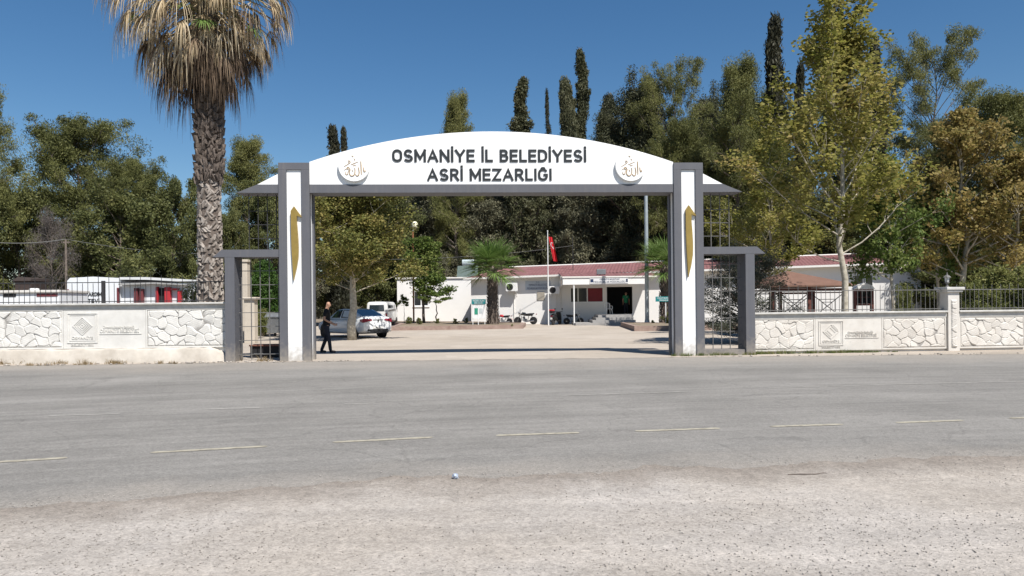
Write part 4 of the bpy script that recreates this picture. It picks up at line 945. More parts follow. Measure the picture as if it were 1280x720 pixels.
species('broad_a', m_bark, m_broad, seed=3, H=10, base=.06, R0=4.2, prof=dome, nl=62, up=lambda t: .1+.9*t, nsub=5, ncl=8, nleaf=150, clr=.66, size=.18, asp=.55, r0=.24, flat=.8)
species('broad_b', m_bark, m_broad, seed=13, H=9, base=.04, R0=3.6, prof=dome, nl=56, up=lambda t: .2+.8*t, nsub=5, ncl=7, nleaf=150, clr=.62, size=.17, asp=.55, r0=.2, flat=.85)
species('cyp_a', m_bark, m_cyps, seed=4, H=16, base=.03, R0=2.3, prof=col_, nl=150, up=lambda t: .62+.6*t, nsub=3, ncl=5, nleaf=120, clr=.42, size=.22, asp=.28, r0=.26, align=.55, flat=1.3, upw=.5)
species('cyp_b', m_bark, m_cyp, seed=5, H=17, base=.03, R0=3.0, prof=lambda t: min(1, t*5+.4)*(1-t**1.7)+.04, nl=165, up=lambda t: .6+.6*t, nsub=4, ncl=6, nleaf=112, clr=.52, size=.22, asp=.3, r0=.3, align=.5, flat=1.25, upw=.45)
species('cyp_thin', m_bark, m_cypd, seed=6, H=16, base=.04, R0=1.0, prof=lambda t: min(1, t*5+.4)*(1-t**3)+.12, nl=120, up=lambda t: 1.0+.3*t, nsub=2, ncl=4, nleaf=64, clr=.32, size=.26, asp=.28, r0=.2, align=.6, flat=1.6, upw=.5)
species('cyp_sparse', m_bark, m_cypd, seed=7, H=15, base=.3, R0=1.25, prof=lambda t: (.45+.5*(1-t))*(1-t**5)+.08, nl=70, up=lambda t: .5+.5*t, nsub=3, ncl=4, nleaf=34, clr=.34, size=.25, asp=.3, r0=.16, align=.3, flat=1.0, upw=.3)
species('round_dense', m_bark, m_cyps, seed=51, H=14, base=.06, R0=4.0, prof=lambda t: math.sqrt(max(.03, 1-((t-.45)/.62)**2)), nl=120, up=lambda t: .25+.85*t, nsub=5, ncl=7, nleaf=150, clr=.68, size=.20, asp=.3, r0=.28, flat=1.0, upw=.3)
species('spire', m_bark, m_cyps, seed=61, H=16, base=.03, R0=2.7, prof=lambda t: (1-t)**1.0*random.Random(int(t*997)).uniform(.6, 1.35)+.02, nl=170, up=lambda t: .35+.75*t, nsub=3, ncl=4, nleaf=85, clr=.27, size=.19, asp=.3, r0=.24, align=.35, flat=1.2, upw=.45)
def place(key, name, label, px, ytop, Y, wpx=None, group=None, cat='tree', rz=None, zb=0, label_base=None):
    tm, cm, H = SP[key]; H = SPH(key)
    dx, dy = ray(px, ytop); Z = EYE-dy*Y/F; sc_ = (Z-zb)/H
    x = dx*Y/F
    o = thing(name, label, cat, (x, Y, zb), random.uniform(0, 6.28) if rz is None else rz, group)
    sxy = sc_
    if wpx: # crown width in pixels
        cur = SPW(key)*sc_*F/Y; sxy = sc_*wpx/cur
    o.scale = (sxy, sxy, sc_)
    link('trunk', tm, None, o); link('crown', cm, None, o); return o
_w = {}; _h = {}
def SPH(key):
    if key not in _h:
        cm = SP[key][1]; a = np.zeros(len(cm.vertices)*3, dtype=np.float32); cm.vertices.foreach_get('co', a); _h[key] = float(np.percentile(a.reshape(-1, 3)[:, 2], 99.7))
    return _h[key]
def SPW(key):
    if key not in _w:
        cm = SP[key][1]; a = np.zeros(len(cm.vertices)*3, dtype=np.float32); cm.vertices.foreach_get('co', a); a = a.reshape(-1, 3)
        _w[key] = 2*np.percentile(np.hypot(a[:, 0], a[:, 1]), 97)
    return _w[key]
random.seed(12)
TG = 'trees beyond the boundary wall'
for key, name, label, px, yt, Y, wpx in (
 ('pine_b', 'pine_tree', 'dark pine cut by the left edge of the photo, taller than its neighbours', -26, 100, 40, 92),
 ('pine_a', 'pine_tree', 'broad bright green pine forming the highest crown left of the big palm', 96, 150, 46, 176),
 ('broad_a', 'broadleaf_tree', 'low dark leafy tree directly above the low white kiosk', 20, 232, 42, 130),
 ('pine_a', 'pine_tree', 'rounded green pine just left of the big palm, lower than the broad bright one', 166, 200, 44, 120),
 ('broad_b', 'broadleaf_tree', 'dense dark leafy tree behind the prefab hut', 150, 238, 41, 150),
 ('broad_a', 'broadleaf_tree', 'dark leafy tree touching the left side of the big palm trunk', 216, 224, 43, 96),
 ('pine_b', 'pine_tree', 'dark bushy conifer between the big palm and the left pillar', 306, 172, 52, 86),
 ('broad_b', 'broadleaf_tree', 'lighter green low tree just right of the big palm trunk', 282, 262, 44, 66),
 ('broad_a', 'broadleaf_tree', 'dark leafy tree seen through the left upper lattice', 332, 228, 50, 90),
 ('cyp_b', 'cypress_tree', 'dark cypress behind the left pillar, reaching just above the arch shoulder', 372, 225, 60, 70),
 ('cyp_thin', 'cypress_tree', 'left one of two thin cypress tips rising over the left part of the arch', 416, 161, 62, 26),
 ('cyp_thin', 'cypress_tree', 'right one of two thin cypress tips rising over the left part of the arch', 428, 163, 63, 16),
 ('pine_b', 'conifer_tree', 'ragged conifer top standing alone over the left half of the arch', 567, 117, 74, 62),
 ('spire', 'cypress_tree', 'pointed dark cypress rising just right of the arch crown', 655, 101, 76, 92),
 ('cyp_sparse', 'cypress_tree', 'very thin bare cypress top between two full cypresses over the arch', 684, 114, 78, 14),
 ('cyp_a', 'cypress_tree', 'blunt cypress close on the left of the tallest pointed one over the arch', 708, 101, 77, 48),
 ('spire', 'cypress_tree', 'tallest pointed cypress over the right half of the arch', 725, 66, 79, 80),
 ('cyp_thin', 'cypress_tree', 'small cypress tip left of the rounded green crown over the arch', 755, 122, 80, 34),
 ('round_dense', 'cypress_tree', 'broad rounded grey green crown rising behind the right end of the arch', 799, 102, 74, 116),
 ('round_dense', 'cypress_tree', 'shorter rounded dark crown left of the broad rounded one behind the arch', 762, 142, 78, 70),
 ('round_dense', 'conifer_tree', 'rounded dark crown filling the wood between the right pillar top and the tall dark pine', 885, 120, 76, 90),
 ('pine_open', 'pine_tree', 'open pine with slanting limbs above the right pillar', 845, 76, 70, 95),
 ('pine_a', 'pine_tree', 'dense green pine mass directly behind the right pillar', 850, 150, 66, 100),
 ('pine_b', 'pine_tree', 'tall dark pine between the right pillar and the slim black cypress', 918, 76, 60, 92),
 ('pine_a', 'pine_tree', 'dark bushy pine behind the right upper lattice', 925, 165, 66, 130),
 ('pine_b', 'pine_tree', 'dark pine filling the gap left of the slim black cypress', 950, 118, 64, 86),
 ('broad_b', 'broadleaf_tree', 'dark low tree between the olive tree and the plane tree', 985, 205, 66, 130),
 ('pine_a', 'pine_tree', 'dark rounded pine directly behind the plane tree crown', 1060, 120, 66, 140),
 ('cyp_thin', 'cypress_tree', 'slim nearly black cypress column left of the yellow green plane tree', 969, 22, 60, 36),
 ('cyp_thin', 'cypress_tree', 'slim dark cypress half hidden behind the left side of the plane tree', 1000, 82, 62, 22),
 ('cyp_thin', 'cypress_tree', 'slim cypress tip half hidden behind the right side of the plane tree', 1097, 50, 60, 26),
 ('pine_open', 'pine_tree', 'open crowned pine standing against the sky right of the plane tree', 1172, 40, 62, 118),
 ('pine_a', 'pine_tree', 'dark pine below the open crowned pine', 1190, 150, 60, 130),
 ('pine_b', 'pine_tree', 'dark pine cut by the right edge of the photo', 1262, 112, 56, 120),
 ('broad_a', 'broadleaf_tree', 'dark tree low behind the autumn coloured tree', 1180, 250, 54, 150),
 ('broad_b', 'broadleaf_tree', 'dark tree low at the right edge behind the shrub', 1250, 240, 50, 130),
 ('broad_a', 'broadleaf_tree', 'dark tree behind the right roof of the office', 1050, 235, 62, 160),
 ('broad_b', 'broadleaf_tree', 'dark leafy tree behind the sedan, left of the white van', 405, 250, 66, 120),
 ('broad_a', 'broadleaf_tree', 'dark leafy tree behind the white van', 470, 245, 72, 130)):
    place(key, name, label, px, yt, Y, wpx, TG)
# cypress wall behind the office
ORD = ['first', 'second', 'third', 'fourth', 'fifth', 'sixth', 'seventh', 'eighth', 'ninth', 'tenth', 'eleventh', 'twelfth']
for i, (px, yt, Y, wpx, key) in enumerate(((508, 212, 80, 92, 'cyp_b'), (536, 205, 76, 84, 'cyp_b'), (566, 200, 82, 84, 'cyp_a'), (596, 198, 76, 92, 'cyp_b'), (628, 192, 82, 88, 'cyp_b'), (656, 188, 77, 84, 'cyp_a'), (686, 182, 83, 92, 'cyp_b'), (716, 185, 76, 88, 'cyp_b'), (746, 190, 82, 84, 'cyp_a'), (778, 192, 76, 94, 'cyp_b'), (812, 195, 80, 92, 'cyp_b'), (862, 205, 74, 96, 'cyp_b'))):
    place(key, 'cypress_tree', ORD[i]+' from the left in the dense cypress row behind the office roof', px, yt, Y, wpx, 'dense cypress row behind the office')
# far wood closing the horizon
r = np.random.default_rng(9); C = []
for cx_, cy_, cz_, rr_ in [(x, 100+r.uniform(-6, 12), r.uniform(0, 5), r.uniform(3, 5)) for x in np.arange(-70, 72, 2.6)]+[(110*math.sin(a_)*q_, 112*math.cos(a_)*q_+8, r.uniform(0, 3), r.uniform(3.5, 6)) for a_ in np.concatenate([np.arange(-1.75, -.55, .032), np.arange(.55, 1.75, .032)]) for q_ in (r.uniform(.95, 1.08),)]:
    n_ = 800; g_ = r.normal(0, 1, (n_, 3)); g_ /= np.linalg.norm(g_, axis=1)[:, None]; C.append(np.array((cx_, cy_, cz_))+g_*np.array((rr_, rr_*.6, rr_*1.9))*(r.random(n_)**.3)[:, None])
C = np.concatenate(C); C = C[C[:, 2] > 0]; C = np.repeat(C, 2, 0)+r.normal(0, .35, (2*len(C), 3)); C = C[C[:, 2] > 0]; V, Q = leaf_cloud(r, C, .42, .6)
o = tag(link('far_wood', npmesh('far_wood', V, Q), m_cypd), 'dark far off wood closing the view behind all buildings', 'wood', kind='stuff')
# --- plane trees near the wall
species('plane_big', m_bark_pale, m_plane, seed=22, H=12.3, base=.27, R0=4.1, prof=lambda t: (.75+.9*t if t < .2 else .93-.62*(t-.2)), nl=40, up=lambda t: .42+.95*t**.55, nsub=11, ncl=19, nleaf=36, clr=.31, limb=.36, size=.112, asp=.85, r0=.105, flat=1.3, upw=.62, minr=.008, wob=.008, sub_len=.36)
pt = place('plane_big', 'plane_tree', 'tall yellow green plane tree with pale trunk behind the right wall', 1051, 0, 26.5, 244, None, rz=3.3)
o = place('plane_big', 'plane_tree', 'smaller yellowing plane tree between the right lattice and the tall plane tree', 962, 158, 37, 135, None, rz=4.4)
species('plane_green', m_bark_pale, m_green, seed=24, H=7.0, base=.40, R0=2.3, prof=dome, nl=36, up=lambda t: .35+.8*t, nsub=5, ncl=8, nleaf=46, clr=.40, size=.14, asp=.85, r0=.12, flat=.9, upw=.2, minr=.01)
place('plane_green', 'plane_tree', 'green leafed plane tree with short thick trunk in front of the office right wing', 1113, 200, 29, 104)
place('plane_green', 'plane_tree', 'green plane tree left of the lantern pillar, its pale stem leaning', 1172, 215, 32, 92)
species('autumn', m_bark_pale, m_autumn, seed=27, H=9.5, base=.26, R0=3.0, prof=lambda t: (.8*math.sin(math.pi*min(1, t*.9+.15))+.2)*(1-t**2.5)+.08, nl=44, up=lambda t: .3+.85*t, nsub=7, ncl=11, nleaf=34, clr=.38, size=.13, asp=.85, r0=.14, flat=.9, upw=.25, minr=.01)
place('autumn', 'plane_tree', 'brown and gold autumn coloured plane tree right of the green ones', 1204, 138, 31, 170)
place('autumn', 'plane_tree', 'golden autumn tree cut by the right edge of the photo', 1268, 190, 30, 135)

# --- tree beside the sedan
species('court_tree', m_bark_pale, m_broad, seed=31, H=8.2, base=.33, R0=3.0, prof=dome, nl=60, up=lambda t: .5+.75*t, nsub=6, ncl=11, nleaf=105, clr=.5, limb=.26, size=.12, asp=.7, r0=.215, flat=.85, upw=.1)
mc = leafmat('mixed_autumn_green_leaves', [(.06, .08, .022), (.12, .135, .038), (.19, .19, .052), (.26, .225, .07), (.29, .21, .085)], .35, nscale=.5)
SP['court_tree'][1].materials.clear(); SP['court_tree'][1].materials.append(mc)
o = place('court_tree', 'plane_tree', 'green and yellow tree with thick pale trunk in front of the white sedan', 438, 208, 35, 152, rz=.6)
# --- saplings, olive, thuja, shrubs
species('sapling', m_bark, m_green, seed=41, H=5.2, base=.36, R0=1.25, prof=dome, nl=30, up=lambda t: .4+.8*t, nsub=4, ncl=6, nleaf=55, clr=.33, size=.13, asp=.6, r0=.07, flat=.9)
place('sapling', 'young_tree', 'full green young tree before the annex window, its crown reaching the lamp globe', 529, 297, 58, 64, zb=.2)
species('umbrella', m_bark, m_green, seed=42, H=2.8, base=.68, R0=.95, prof=lambda t: 1-.6*t, nl=12, up=lambda t: .15+.3*t, nsub=3, ncl=5, nleaf=48, clr=.24, size=.11, asp=.6, r0=.045, flat=.55)
place('umbrella', 'young_tree', 'small flat crowned young tree on a thin stem before the annex wall', 545, 361, 57, 46, zb=.2)
place('umbrella', 'young_tree', 'tiny sparse young tree at the left end of the annex wall', 505, 368, 60, 18, zb=.2)
species('olive', m_bark, m_olive, seed=43, H=5.0, base=.10, R0=2.3, prof=lambda t: .5+.55*math.sin(math.pi*min(1, t*.9+.05)), nl=60, up=lambda t: .2+.9*t, nsub=5, ncl=7, nleaf=95, clr=.36, size=.105, asp=.3, r0=.16, flat=.9)
place('olive', 'olive_tree', 'bushy grey green olive tree right behind the right pedestrian gate', 928, 306, 29, 134)
species('thuja', m_bark, m_thuja, seed=44, H=3.4, base=.04, R0=1.0, prof=lambda t: min(1, t*4+.55)*(1-t**2.2)+.04, nl=90, up=lambda t: .7+.5*t, nsub=2, ncl=4, nleaf=95, clr=.24, size=.10, asp=.4, r0=.08, align=.4, flat=1.3, upw=.4)
place('thuja', 'thuja_bush', 'bright green egg shaped thuja seen through the left pedestrian gate', 330, 328, 41, 44, cat='bush')
species('shrub', m_bark, m_shrub, seed=45, H=2.4, base=.04, R0=1.35, prof=dome, nl=44, up=lambda t: .5+.7*t, nsub=4, ncl=6, nleaf=52, clr=.27, size=.11, asp=.45, r0=.05, flat=1.0, upw=.2)
for px, yt, Y, wpx, lab in ((1250, 333, 27, 78, 'big light green shrub behind the far right railing'), (1218, 352, 26.5, 50, 'lower green shrub just right of the lantern pillar'), (1282, 345, 26.5, 60, 'green shrub cut by the right edge of the photo'),
    (1130, 358, 28, 26, 'thin leafy shrub in front of the office right corner'), (325, 386, 38, 22, 'small pale shrub under the thuja bush'), (250, 352, 33, 40, 'low green shrub behind the prefab hut end')):
    place('shrub', 'shrub', lab, px, yt, Y, wpx, cat='shrub')
species('low', m_bark, m_shrub, seed=46, H=.6, base=.02, R0=.5, prof=dome, nl=22, up=lambda t: .4+.8*t, nsub=2, ncl=4, nleaf=34, clr=.13, size=.085, asp=.45, r0=.015, flat=.8)
for px, yt, Y, lab in ((511, 396, 56, 'leftmost small shrub in the long planter bed'), (524, 397, 54, 'small shrub at the foot of the young tree'), (547, 398, 56, 'small shrub under the flat crowned young tree'), (569, 398, 54, 'yellowish small shrub in the middle of the long planter bed'),
                       (583, 397, 57, 'small shrub left of the teal notice stand'), (816, 400, 50, 'small plant beside the lamp mast in the right planter'), (838, 388, 49, 'taller leafy plant by the right palm trunk'), (640, 405, 48, 'dry tuft at the right end of the long planter')):
    place('low', 'small_shrub', lab, px, yt, Y, None, 'small shrubs in the planter beds', 'shrub', zb=.2)
species('twiggy', m_bark, m_twig, seed=47, H=6.5, base=.08, R0=2.3, prof=dome, nl=46, up=lambda t: .3+.9*t, nsub=7, ncl=9, nleaf=34, clr=.5, size=.34, asp=.045, r0=.12, flat=1.0)
place('twiggy', 'bare_tree', 'bare grey twiggy tree between the low kiosk and the prefab hut', 64, 262, 38.5, 60)
# weeds and dry grass tufts at the kerb: nobody could count the blades
def tufts(name, pts, hmax, m, seed, label):
    r = np.random.default_rng(seed); V = []; Q = []
    for (x, y, n_, h_) in pts:
        for i in range(n_):
            a_ = r.random()*6.28; q = r.random()**.6*.16*h_/.15; bx_, by_ = x+math.cos(a_)*q, y+math.sin(a_)*q*.5; hh = h_*r.uniform(.4, 1.1)
            lx_, ly_ = r.normal(0, .35*hh, 2); wd = .006; k = len(V); t = r.random()*3.14; cx_, cy_ = math.cos(t)*wd, math.sin(t)*wd
            V += [(bx_-cx_, by_-cy_, 0), (bx_+cx_, by_+cy_, 0), (bx_+lx_*.5+cx_*.7, by_+ly_*.5+cy_*.7, hh*.65), (bx_+lx_*.5-cx_*.7, by_+ly_*.5-cy_*.7, hh*.65), (bx_+lx_*1.2, by_+ly_*1.2, hh), (bx_+lx_*1.2+.002, by_+ly_*1.2, hh)]
            Q += [(k, k+1, k+2, k+3), (k+3, k+2, k+5, k+4)]
    return tag(link(name, npmesh(name, V, Q), m), label, 'weeds', kind='stuff')
m_grass = leafmat('weed_blades', [(.06, .10, .02), (.10, .14, .035), (.19, .19, .07), (.30, .25, .13)], .3, nscale=2)
m_dry = leafmat('dry_blades', [(.16, .12, .06), (.26, .19, .10), (.32, .25, .15)], .2, nscale=2)
rt = random.Random(6)
pts = []
for i in range(90):
    u = rt.uniform(0, 4.6)**1.0; x, y = wp(u); pts.append((x, y-.16+rt.uniform(-.08, .05), rt.randint(14, 34), rt.uniform(.06, .17)*(1.15-u*.15)))
for i in range(46):
    u = rt.uniform(5.2, 7.95); pts.append((GX+u*math.cos(GR), GY+u*math.sin(GR)-.12+rt.uniform(-.07, .05), rt.randint(12, 26), rt.uniform(.05, .13)))
tufts('weeds', pts, .16, m_grass, 5, 'green weeds along the foot of the right pillar and right wall')
pts = []
for px, py in ((2, 456), (20, 455.5), (50, 457), (78, 455), (140, 455), (147, 455.5), (282, 452), (322, 452), (110, 456), (205, 455)):
    x, y = G(px, py)
    for k in range(5): pts.append((x+rt.uniform(-.35, .35), y+rt.uniform(-.06, .1), 22, rt.uniform(.06, .20)))
tufts('dry_weeds', pts, .2, m_dry, 7, 'dry brown and green tufts at the foot of the left wall plinth')
# ------------------------------------------------------------------ fan palms
m_frond = leafmat('palm_fan_green', [(.07, .13, .028), (.12, .20, .045), (.18, .27, .075), (.28, .35, .14)], .3, nscale=1.2)
m_dead = leafmat('dead_palm_fronds', [(.12, .08, .042), (.26, .19, .105), (.41, .315, .19), (.54, .44, .29), (.64, .55, .40)], .2, rough=.75, nscale=1.0)
m_dead2 = leafmat('old_brown_palm_fronds', [(.045, .03, .022), (.10, .07, .05), (.17, .12, .08), (.27, .20, .13)], .15, rough=.8, nscale=1.0)
m_boot = mat('palm_leaf_bases', (.07, .052, .042), .95, .2, 9, .6, 30, col2=(.19, .155, .13))
m_boot2 = leafmat('weathered_palm_boots', [(.11, .09, .075), (.20, .17, .145), (.32, .28, .245), (.42, .38, .335)], 0, rough=.9, nscale=2.5)
def fan(V, Q, r, o, d, plen, rad_, nb, droop, wd, spread=1.9, segs=5, sag=.15, pet=None, fold=0.3):
    """one fan leaf: petiole then blades spreading from its tip; blades sag with droop"""
    d = d/np.linalg.norm(d); p = o.copy(); dd = d.copy(); path = [p.copy()]
    for i in range(4): dd = dd+np.array((0, 0, -sag)); dd /= np.linalg.norm(dd); p = p+dd*plen/4; path.append(p.copy())
    if pet is not None: pet.tube([tuple(q) for q in path], [.03, .025, .02, .017, .014], 4)
    side = np.cross(dd, np.array((0, 0, 1.))); side /= np.linalg.norm(side)+1e-9; nrm = np.cross(side, dd)
    for b_ in range(nb):
        a_ = (b_/(nb-1)-.5)*2*spread+r.normal(0, .04); bd_ = dd*math.cos(a_)+side*math.sin(a_)+nrm*(fold*abs(math.sin(a_)))+r.normal(0, .05, 3); bd_ /= np.linalg.norm(bd_)
        L_ = rad_*(1-.25*abs(a_)/spread)*r.uniform(.82, 1.1); q = p.copy(); k0 = len(V); w_ = wd*(1)
        ws = [.5, 1, .85, .5, .06] if segs == 5 else [.5]+[1-.9*i/(segs-1) for i in range(1, segs)]
        tw = np.cross(bd_, nrm); tw /= np.linalg.norm(tw)+1e-9
        tw = tw*r.choice([-1, 1])+r.normal(0, .35 if droop > .3 else .1, 3); tw /= np.linalg.norm(tw)
        for s_ in range(segs):
            V.append(q+tw*w_*ws[s_]); V.append(q-tw*w_*ws[s_])
            bd_ = bd_+np.array((0, 0, -droop*(.4+s_*.35)))+r.normal(0, .06*min(1, droop*2), 3); bd_ /= np.linalg.norm(bd_); q = q+bd_*L_/(segs-1)
        for s_ in range(segs-1): Q.append((k0+2*s_, k0+2*s_+1, k0+2*s_+3, k0+2*s_+2))
def small_palm(name, label, px, Ybase, ytop_trunk, ytop, rpx, seed, zb=.22):
    r = np.random.default_rng(seed); x = XZ(px, 400, Ybase)[0]; zt = XZ(px, ytop_trunk, Ybase)[1]-zb; zc = XZ(px, ytop, Ybase)[1]-zb; RR = rpx*Ybase/F
    o = thing(name, label, 'palm', (x, Ybase, zb)); M = MB(); r0 = .36
    M.lathe([(r0*1.15, -.2), (r0, .3), (r0*.9, zt*.6), (r0*.75, zt), (.1, zt+.25)], 14); M.build('trunk', m_boot, o)
    V = []; Q = []
    nn = int(zt/.045)
    for i in range(nn*3):
        z = zt*(i+.5)/(nn*3); a_ = i*2.399+r.normal(0, .12); rr = r0*(1.1-.25*z/zt); c_, s_ = math.cos(a_), math.sin(a_)
        P = np.array((c_*rr*.92, s_*rr*.92, z)); T_ = np.array((-s_, c_, 0)); out = np.array((c_, s_, 0)); h_ = r.uniform(.10, .2); k = len(V)
        V += [P-T_*.05, P+T_*.05, P+out*.10+T_*.02+np.array((0, 0, h_)), P+out*.10-T_*.02+np.array((0, 0, h_)), P+out*.05-np.array((0, 0, .03)), P+out*.13+np.array((0, 0, h_*.85))]
        Q += [(k, k+1, k+2, k+3), (k, k+4, k+5, k+3), (k+1, k+4, k+5, k+2)]
    link('leaf_bases', npmesh('leaf_bases', V, Q), m_boot2 if False else m_boot, o)
    V = []; Q = []; pet = MB()
    for i in range(54):
        a_ = i*2.399+r.normal(0, .2); t = (i+.5)/54; el = 1.5-t*1.5+r.normal(0, .08); d = np.array((math.cos(a_)*math.cos(el), math.sin(a_)*math.cos(el), math.sin(el)))
        f = .75 if t < .2 else 1.0
        fan(V, Q, r, np.array((0, 0, zt-.05)), d, RR*.46*f, RR*.52*f, 26, .05+.09*t, .026*RR/2.5, spread=1.75, sag=.03+.09*t, pet=pet)
    pet.build('petioles', m_green, o); link('fronds', npmesh('fronds', V, Q), m_frond, o)
    return o
small_palm('fan_palm', 'medium fan palm with shaggy dark trunk in the long planter, left of the flagpole', 616, 53, 336, 284, 50, 3)
small_palm('fan_palm', 'fan palm behind the lamp mast, half hidden by the right pillar', 832, 51, 335, 286, 50, 4)
# big palm
r = np.random.default_rng(77); PY = 24.3; pxx = XZ(263, 378, PY)[0]
bp_ = thing('tall_fan_palm', 'very tall fan palm with thick ringed trunk and a skirt of dead hanging fronds', 'palm', (pxx, PY, 0), 0)
M = MB(); prof = [(.46, -.1), (.43, .5), (.37, 2), (.335, 4), (.31, 6), (.31, 8), (.34, 10), (.34, 12.2), (.1, 12.8)]; M.lathe(prof, 20); M.build('trunk', m_boot, bp_)
zs = [p[1] for p in prof]; rs = [p[0] for p in prof]
for part, zlo, zhi, mm, up_, outw, dens in (('weathered_leaf_bases', .2, 6.3, m_boot2, .5, .05, 700), ('leaf_bases', 5.6, 9.9, m_boot, 1.3, .17, 620)):
    V = []; Q = []
    for i in range(dens):
        z = zlo+(zhi-zlo)*(i+.5)/dens+r.normal(0, .04); a_ = i*2.39996+r.normal(0, .22); rr = np.interp(z, zs, rs); c_, s_ = math.cos(a_), math.sin(a_)
        P = np.array((c_*rr*.97, s_*rr*.97, z)); T_ = np.array((-s_, c_, 0)); out = np.array((c_, s_, 0)); up3 = np.array((0, 0, 1.)); h_ = r.uniform(.12, .20)*(.7+.5*up_); ow = outw*r.uniform(.6, 1.4)
        lean_ = T_*r.choice([-1, 1])*r.uniform(.0, .12); k = len(V); w1, w2 = .075*r.uniform(.8, 1.2), .035
        V += [P-T_*w1, P+T_*w1, P+out*ow+T_*w2+up3*h_+lean_, P+out*ow-T_*w2+up3*h_+lean_, P-out*.03+T_*w2+up3*h_*.95+lean_, P-out*.03-T_*w2+up3*h_*.95+lean_,
              P+out*(ow*.7+.03)+up3*.01]
        Q += [(k, k+6, k+3, k+3), (k+1, k+6, k+2, k+2), (k+6, k+2, k+3, k+3), (k+3, k+2, k+4, k+5), (k, k+3, k+5, k+5), (k+1, k+2, k+4, k+4)]
    Q = [q if len(set(q)) == 4 else None for q in Q]; V2 = V
    mb = MB(); mb.v = [tuple(v) for v in V]
    k = 0
    for i in range(dens):
        k = i*7; mb.f += [(k, k+6, k+3), (k+1, k+2, k+6), (k+6, k+2, k+3), (k+3, k+2, k+4, k+5), (k, k+3, k+5), (k+1, k+4, k+2)]
    mb.build(part, mm, bp_)
V = []; Q = []; Vo = []; Qo = []; pet = MB()
lobes = r.uniform(.72, 1.35, 14)
for i in range(310):    # dead fronds: older ones lower and hanging closer to the trunk
    t = (i+.5)/310; a_ = i*2.399+r.normal(0, .25); lb = lobes[int((a_ % 6.2832)/6.2832*14) % 14]; z = 9.95+2.7*t+r.normal(0, .25); el = -1.0+1.2*t+r.normal(0, .26)
    d = np.array((math.cos(a_)*math.cos(el), math.sin(a_)*math.cos(el), math.sin(el)))
    pl = (.64+1.48*t**.8)*(.75+.25*lb)+r.uniform(-.25, .30); o_ = np.array((.3*math.cos(a_), .3*math.sin(a_), z))
    V_, Q_ = (Vo, Qo) if (t < .42 or r.random() < .12) else (V, Q)
    fan(V_, Q_, r, o_, d, pl, r.uniform(.75, 1.5)*lb*(1.12-.15*t), int(r.integers(12, 24)), r.uniform(.38, .75), r.uniform(.014, .03), spread=r.uniform(.7, 1.6), segs=7, sag=.08+.10*r.random(), pet=pet, fold=-.1)
pet.build('dead_petioles', m_dead, bp_); link('dead_fronds', npmesh('dead_fronds', V, Q), m_dead, bp_); link('old_brown_fronds', npmesh('old_brown_fronds', Vo, Qo), m_dead2, bp_)
V = []; Q = []; pet = MB()
for i in range(60):
    t = (i+.5)/60; a_ = i*2.399+r.normal(0, .2); el = 1.45-t*1.55; z = 12.9
    d = np.array((math.cos(a_)*math.cos(el), math.sin(a_)*math.cos(el), math.sin(el)))
    fan(V, Q, r, np.array((0, 0, z)), d, 1.6, 1.35, 26, .14, .024, spread=1.7, sag=.05, pet=pet)
for i in range(14):     # a few still green leaves caught among the dead ones
    a_ = r.uniform(3.4, 6.1); d = np.array((math.cos(a_)*.9, math.sin(a_)*.9, r.uniform(-.3, .25)))
    fan(V, Q, r, np.array((0, 0, r.uniform(11.0, 12.4))), d, r.uniform(1.5, 2.2), .75, 22, .3, .02, spread=1.4, sag=.08, pet=pet)
pet.build('green_petioles', m_green, bp_); link('green_fronds', npmesh('green_fronds', V, Q), m_frond, bp_)
# ------------------------------------------------------------------ masts, flag, stands, wires
m_steel = mat('galvanised_mast', (.36, .40, .42), .45, .15, 3, metal=.3)
x, y = G(809, 404.3, .27); ht = XZ(806, 215, 52)[1]
o = thing('lamp_mast', 'tall grey galvanised mast rising behind the right half of the arch', 'mast', (XZ(809, 404, 52)[0], 52, .2))
M = MB(); M.lathe([(.15, 0), (.14, ht*.35), (.13, ht*.7), (.11, ht-.2)], 14); M.build('pole', m_steel, o)
M = MB(); M.box(-.25, .25, -.25, .25, -.02, .03); M.lathe([(.2, .03), (.17, .2), (.15, .3)], 12); M.build('base_plate', m_steel, o)
M = MB(); M.tube([(0, 0, ht*.42), (-.05, -.16, ht*.42)], .02, 5); M.box(-.16, .02, -.26, -.14, ht*.40, ht*.46, bev=.02); M.build('junction_box', m_steel, o)
FY_ = 56; o = thing('flagpole', 'thin white flagpole standing before the office wall', 'flagpole', (XZ(685.6, 400, FY_)[0], FY_, 0))
fh = XZ(685, 290, FY_)[1]; M = MB(); M.lathe([(.05, 0), (.045, 2), (.03, fh)], 8); M.build('pole', m_pvc, o)
M = MB(); M.lathe([(.01, fh), (.05, fh+.04), (.05, fh+.08), (.01, fh+.12)], 8); M.build('finial', m_pvc, o)
m_flag = mat('red_flag_cloth', (.50, .012, .02), .7, .08, 3); m_fw = mat('flag_white', (.8, .8, .8), .7, .02, 3)
zf = fh-.35; nu, nv_ = 12, 20; V = []
for i in range(nu+1):
    for j in range(nv_+1):
        u = i/nu; v = j/nv_           # hanging, folded and swung slightly to the right
        V.append((.06+u*.30+v*.36, .10*math.sin(u*9+v*2)*u+.02, -v*1.85-u*.05))
Q = [(i*(nv_+1)+j, (i+1)*(nv_+1)+j, (i+1)*(nv_+1)+j+1, i*(nv_+1)+j+1) for i in range(nu) for j in range(nv_)]
fl = tag(link('flag', npmesh('flag', V, Q), m_flag, None, True), 'red flag with white crescent and star hanging limply from the flagpole', 'flag'); fl.location = (o.location.x, FY_, zf)
def fpt(u, v, dy=-.012): return (.06+u*.30+v*.36, .10*math.sin(u*9+v*2)*u+.02+dy, -v*1.85-u*.05)
M = MB(); P = []
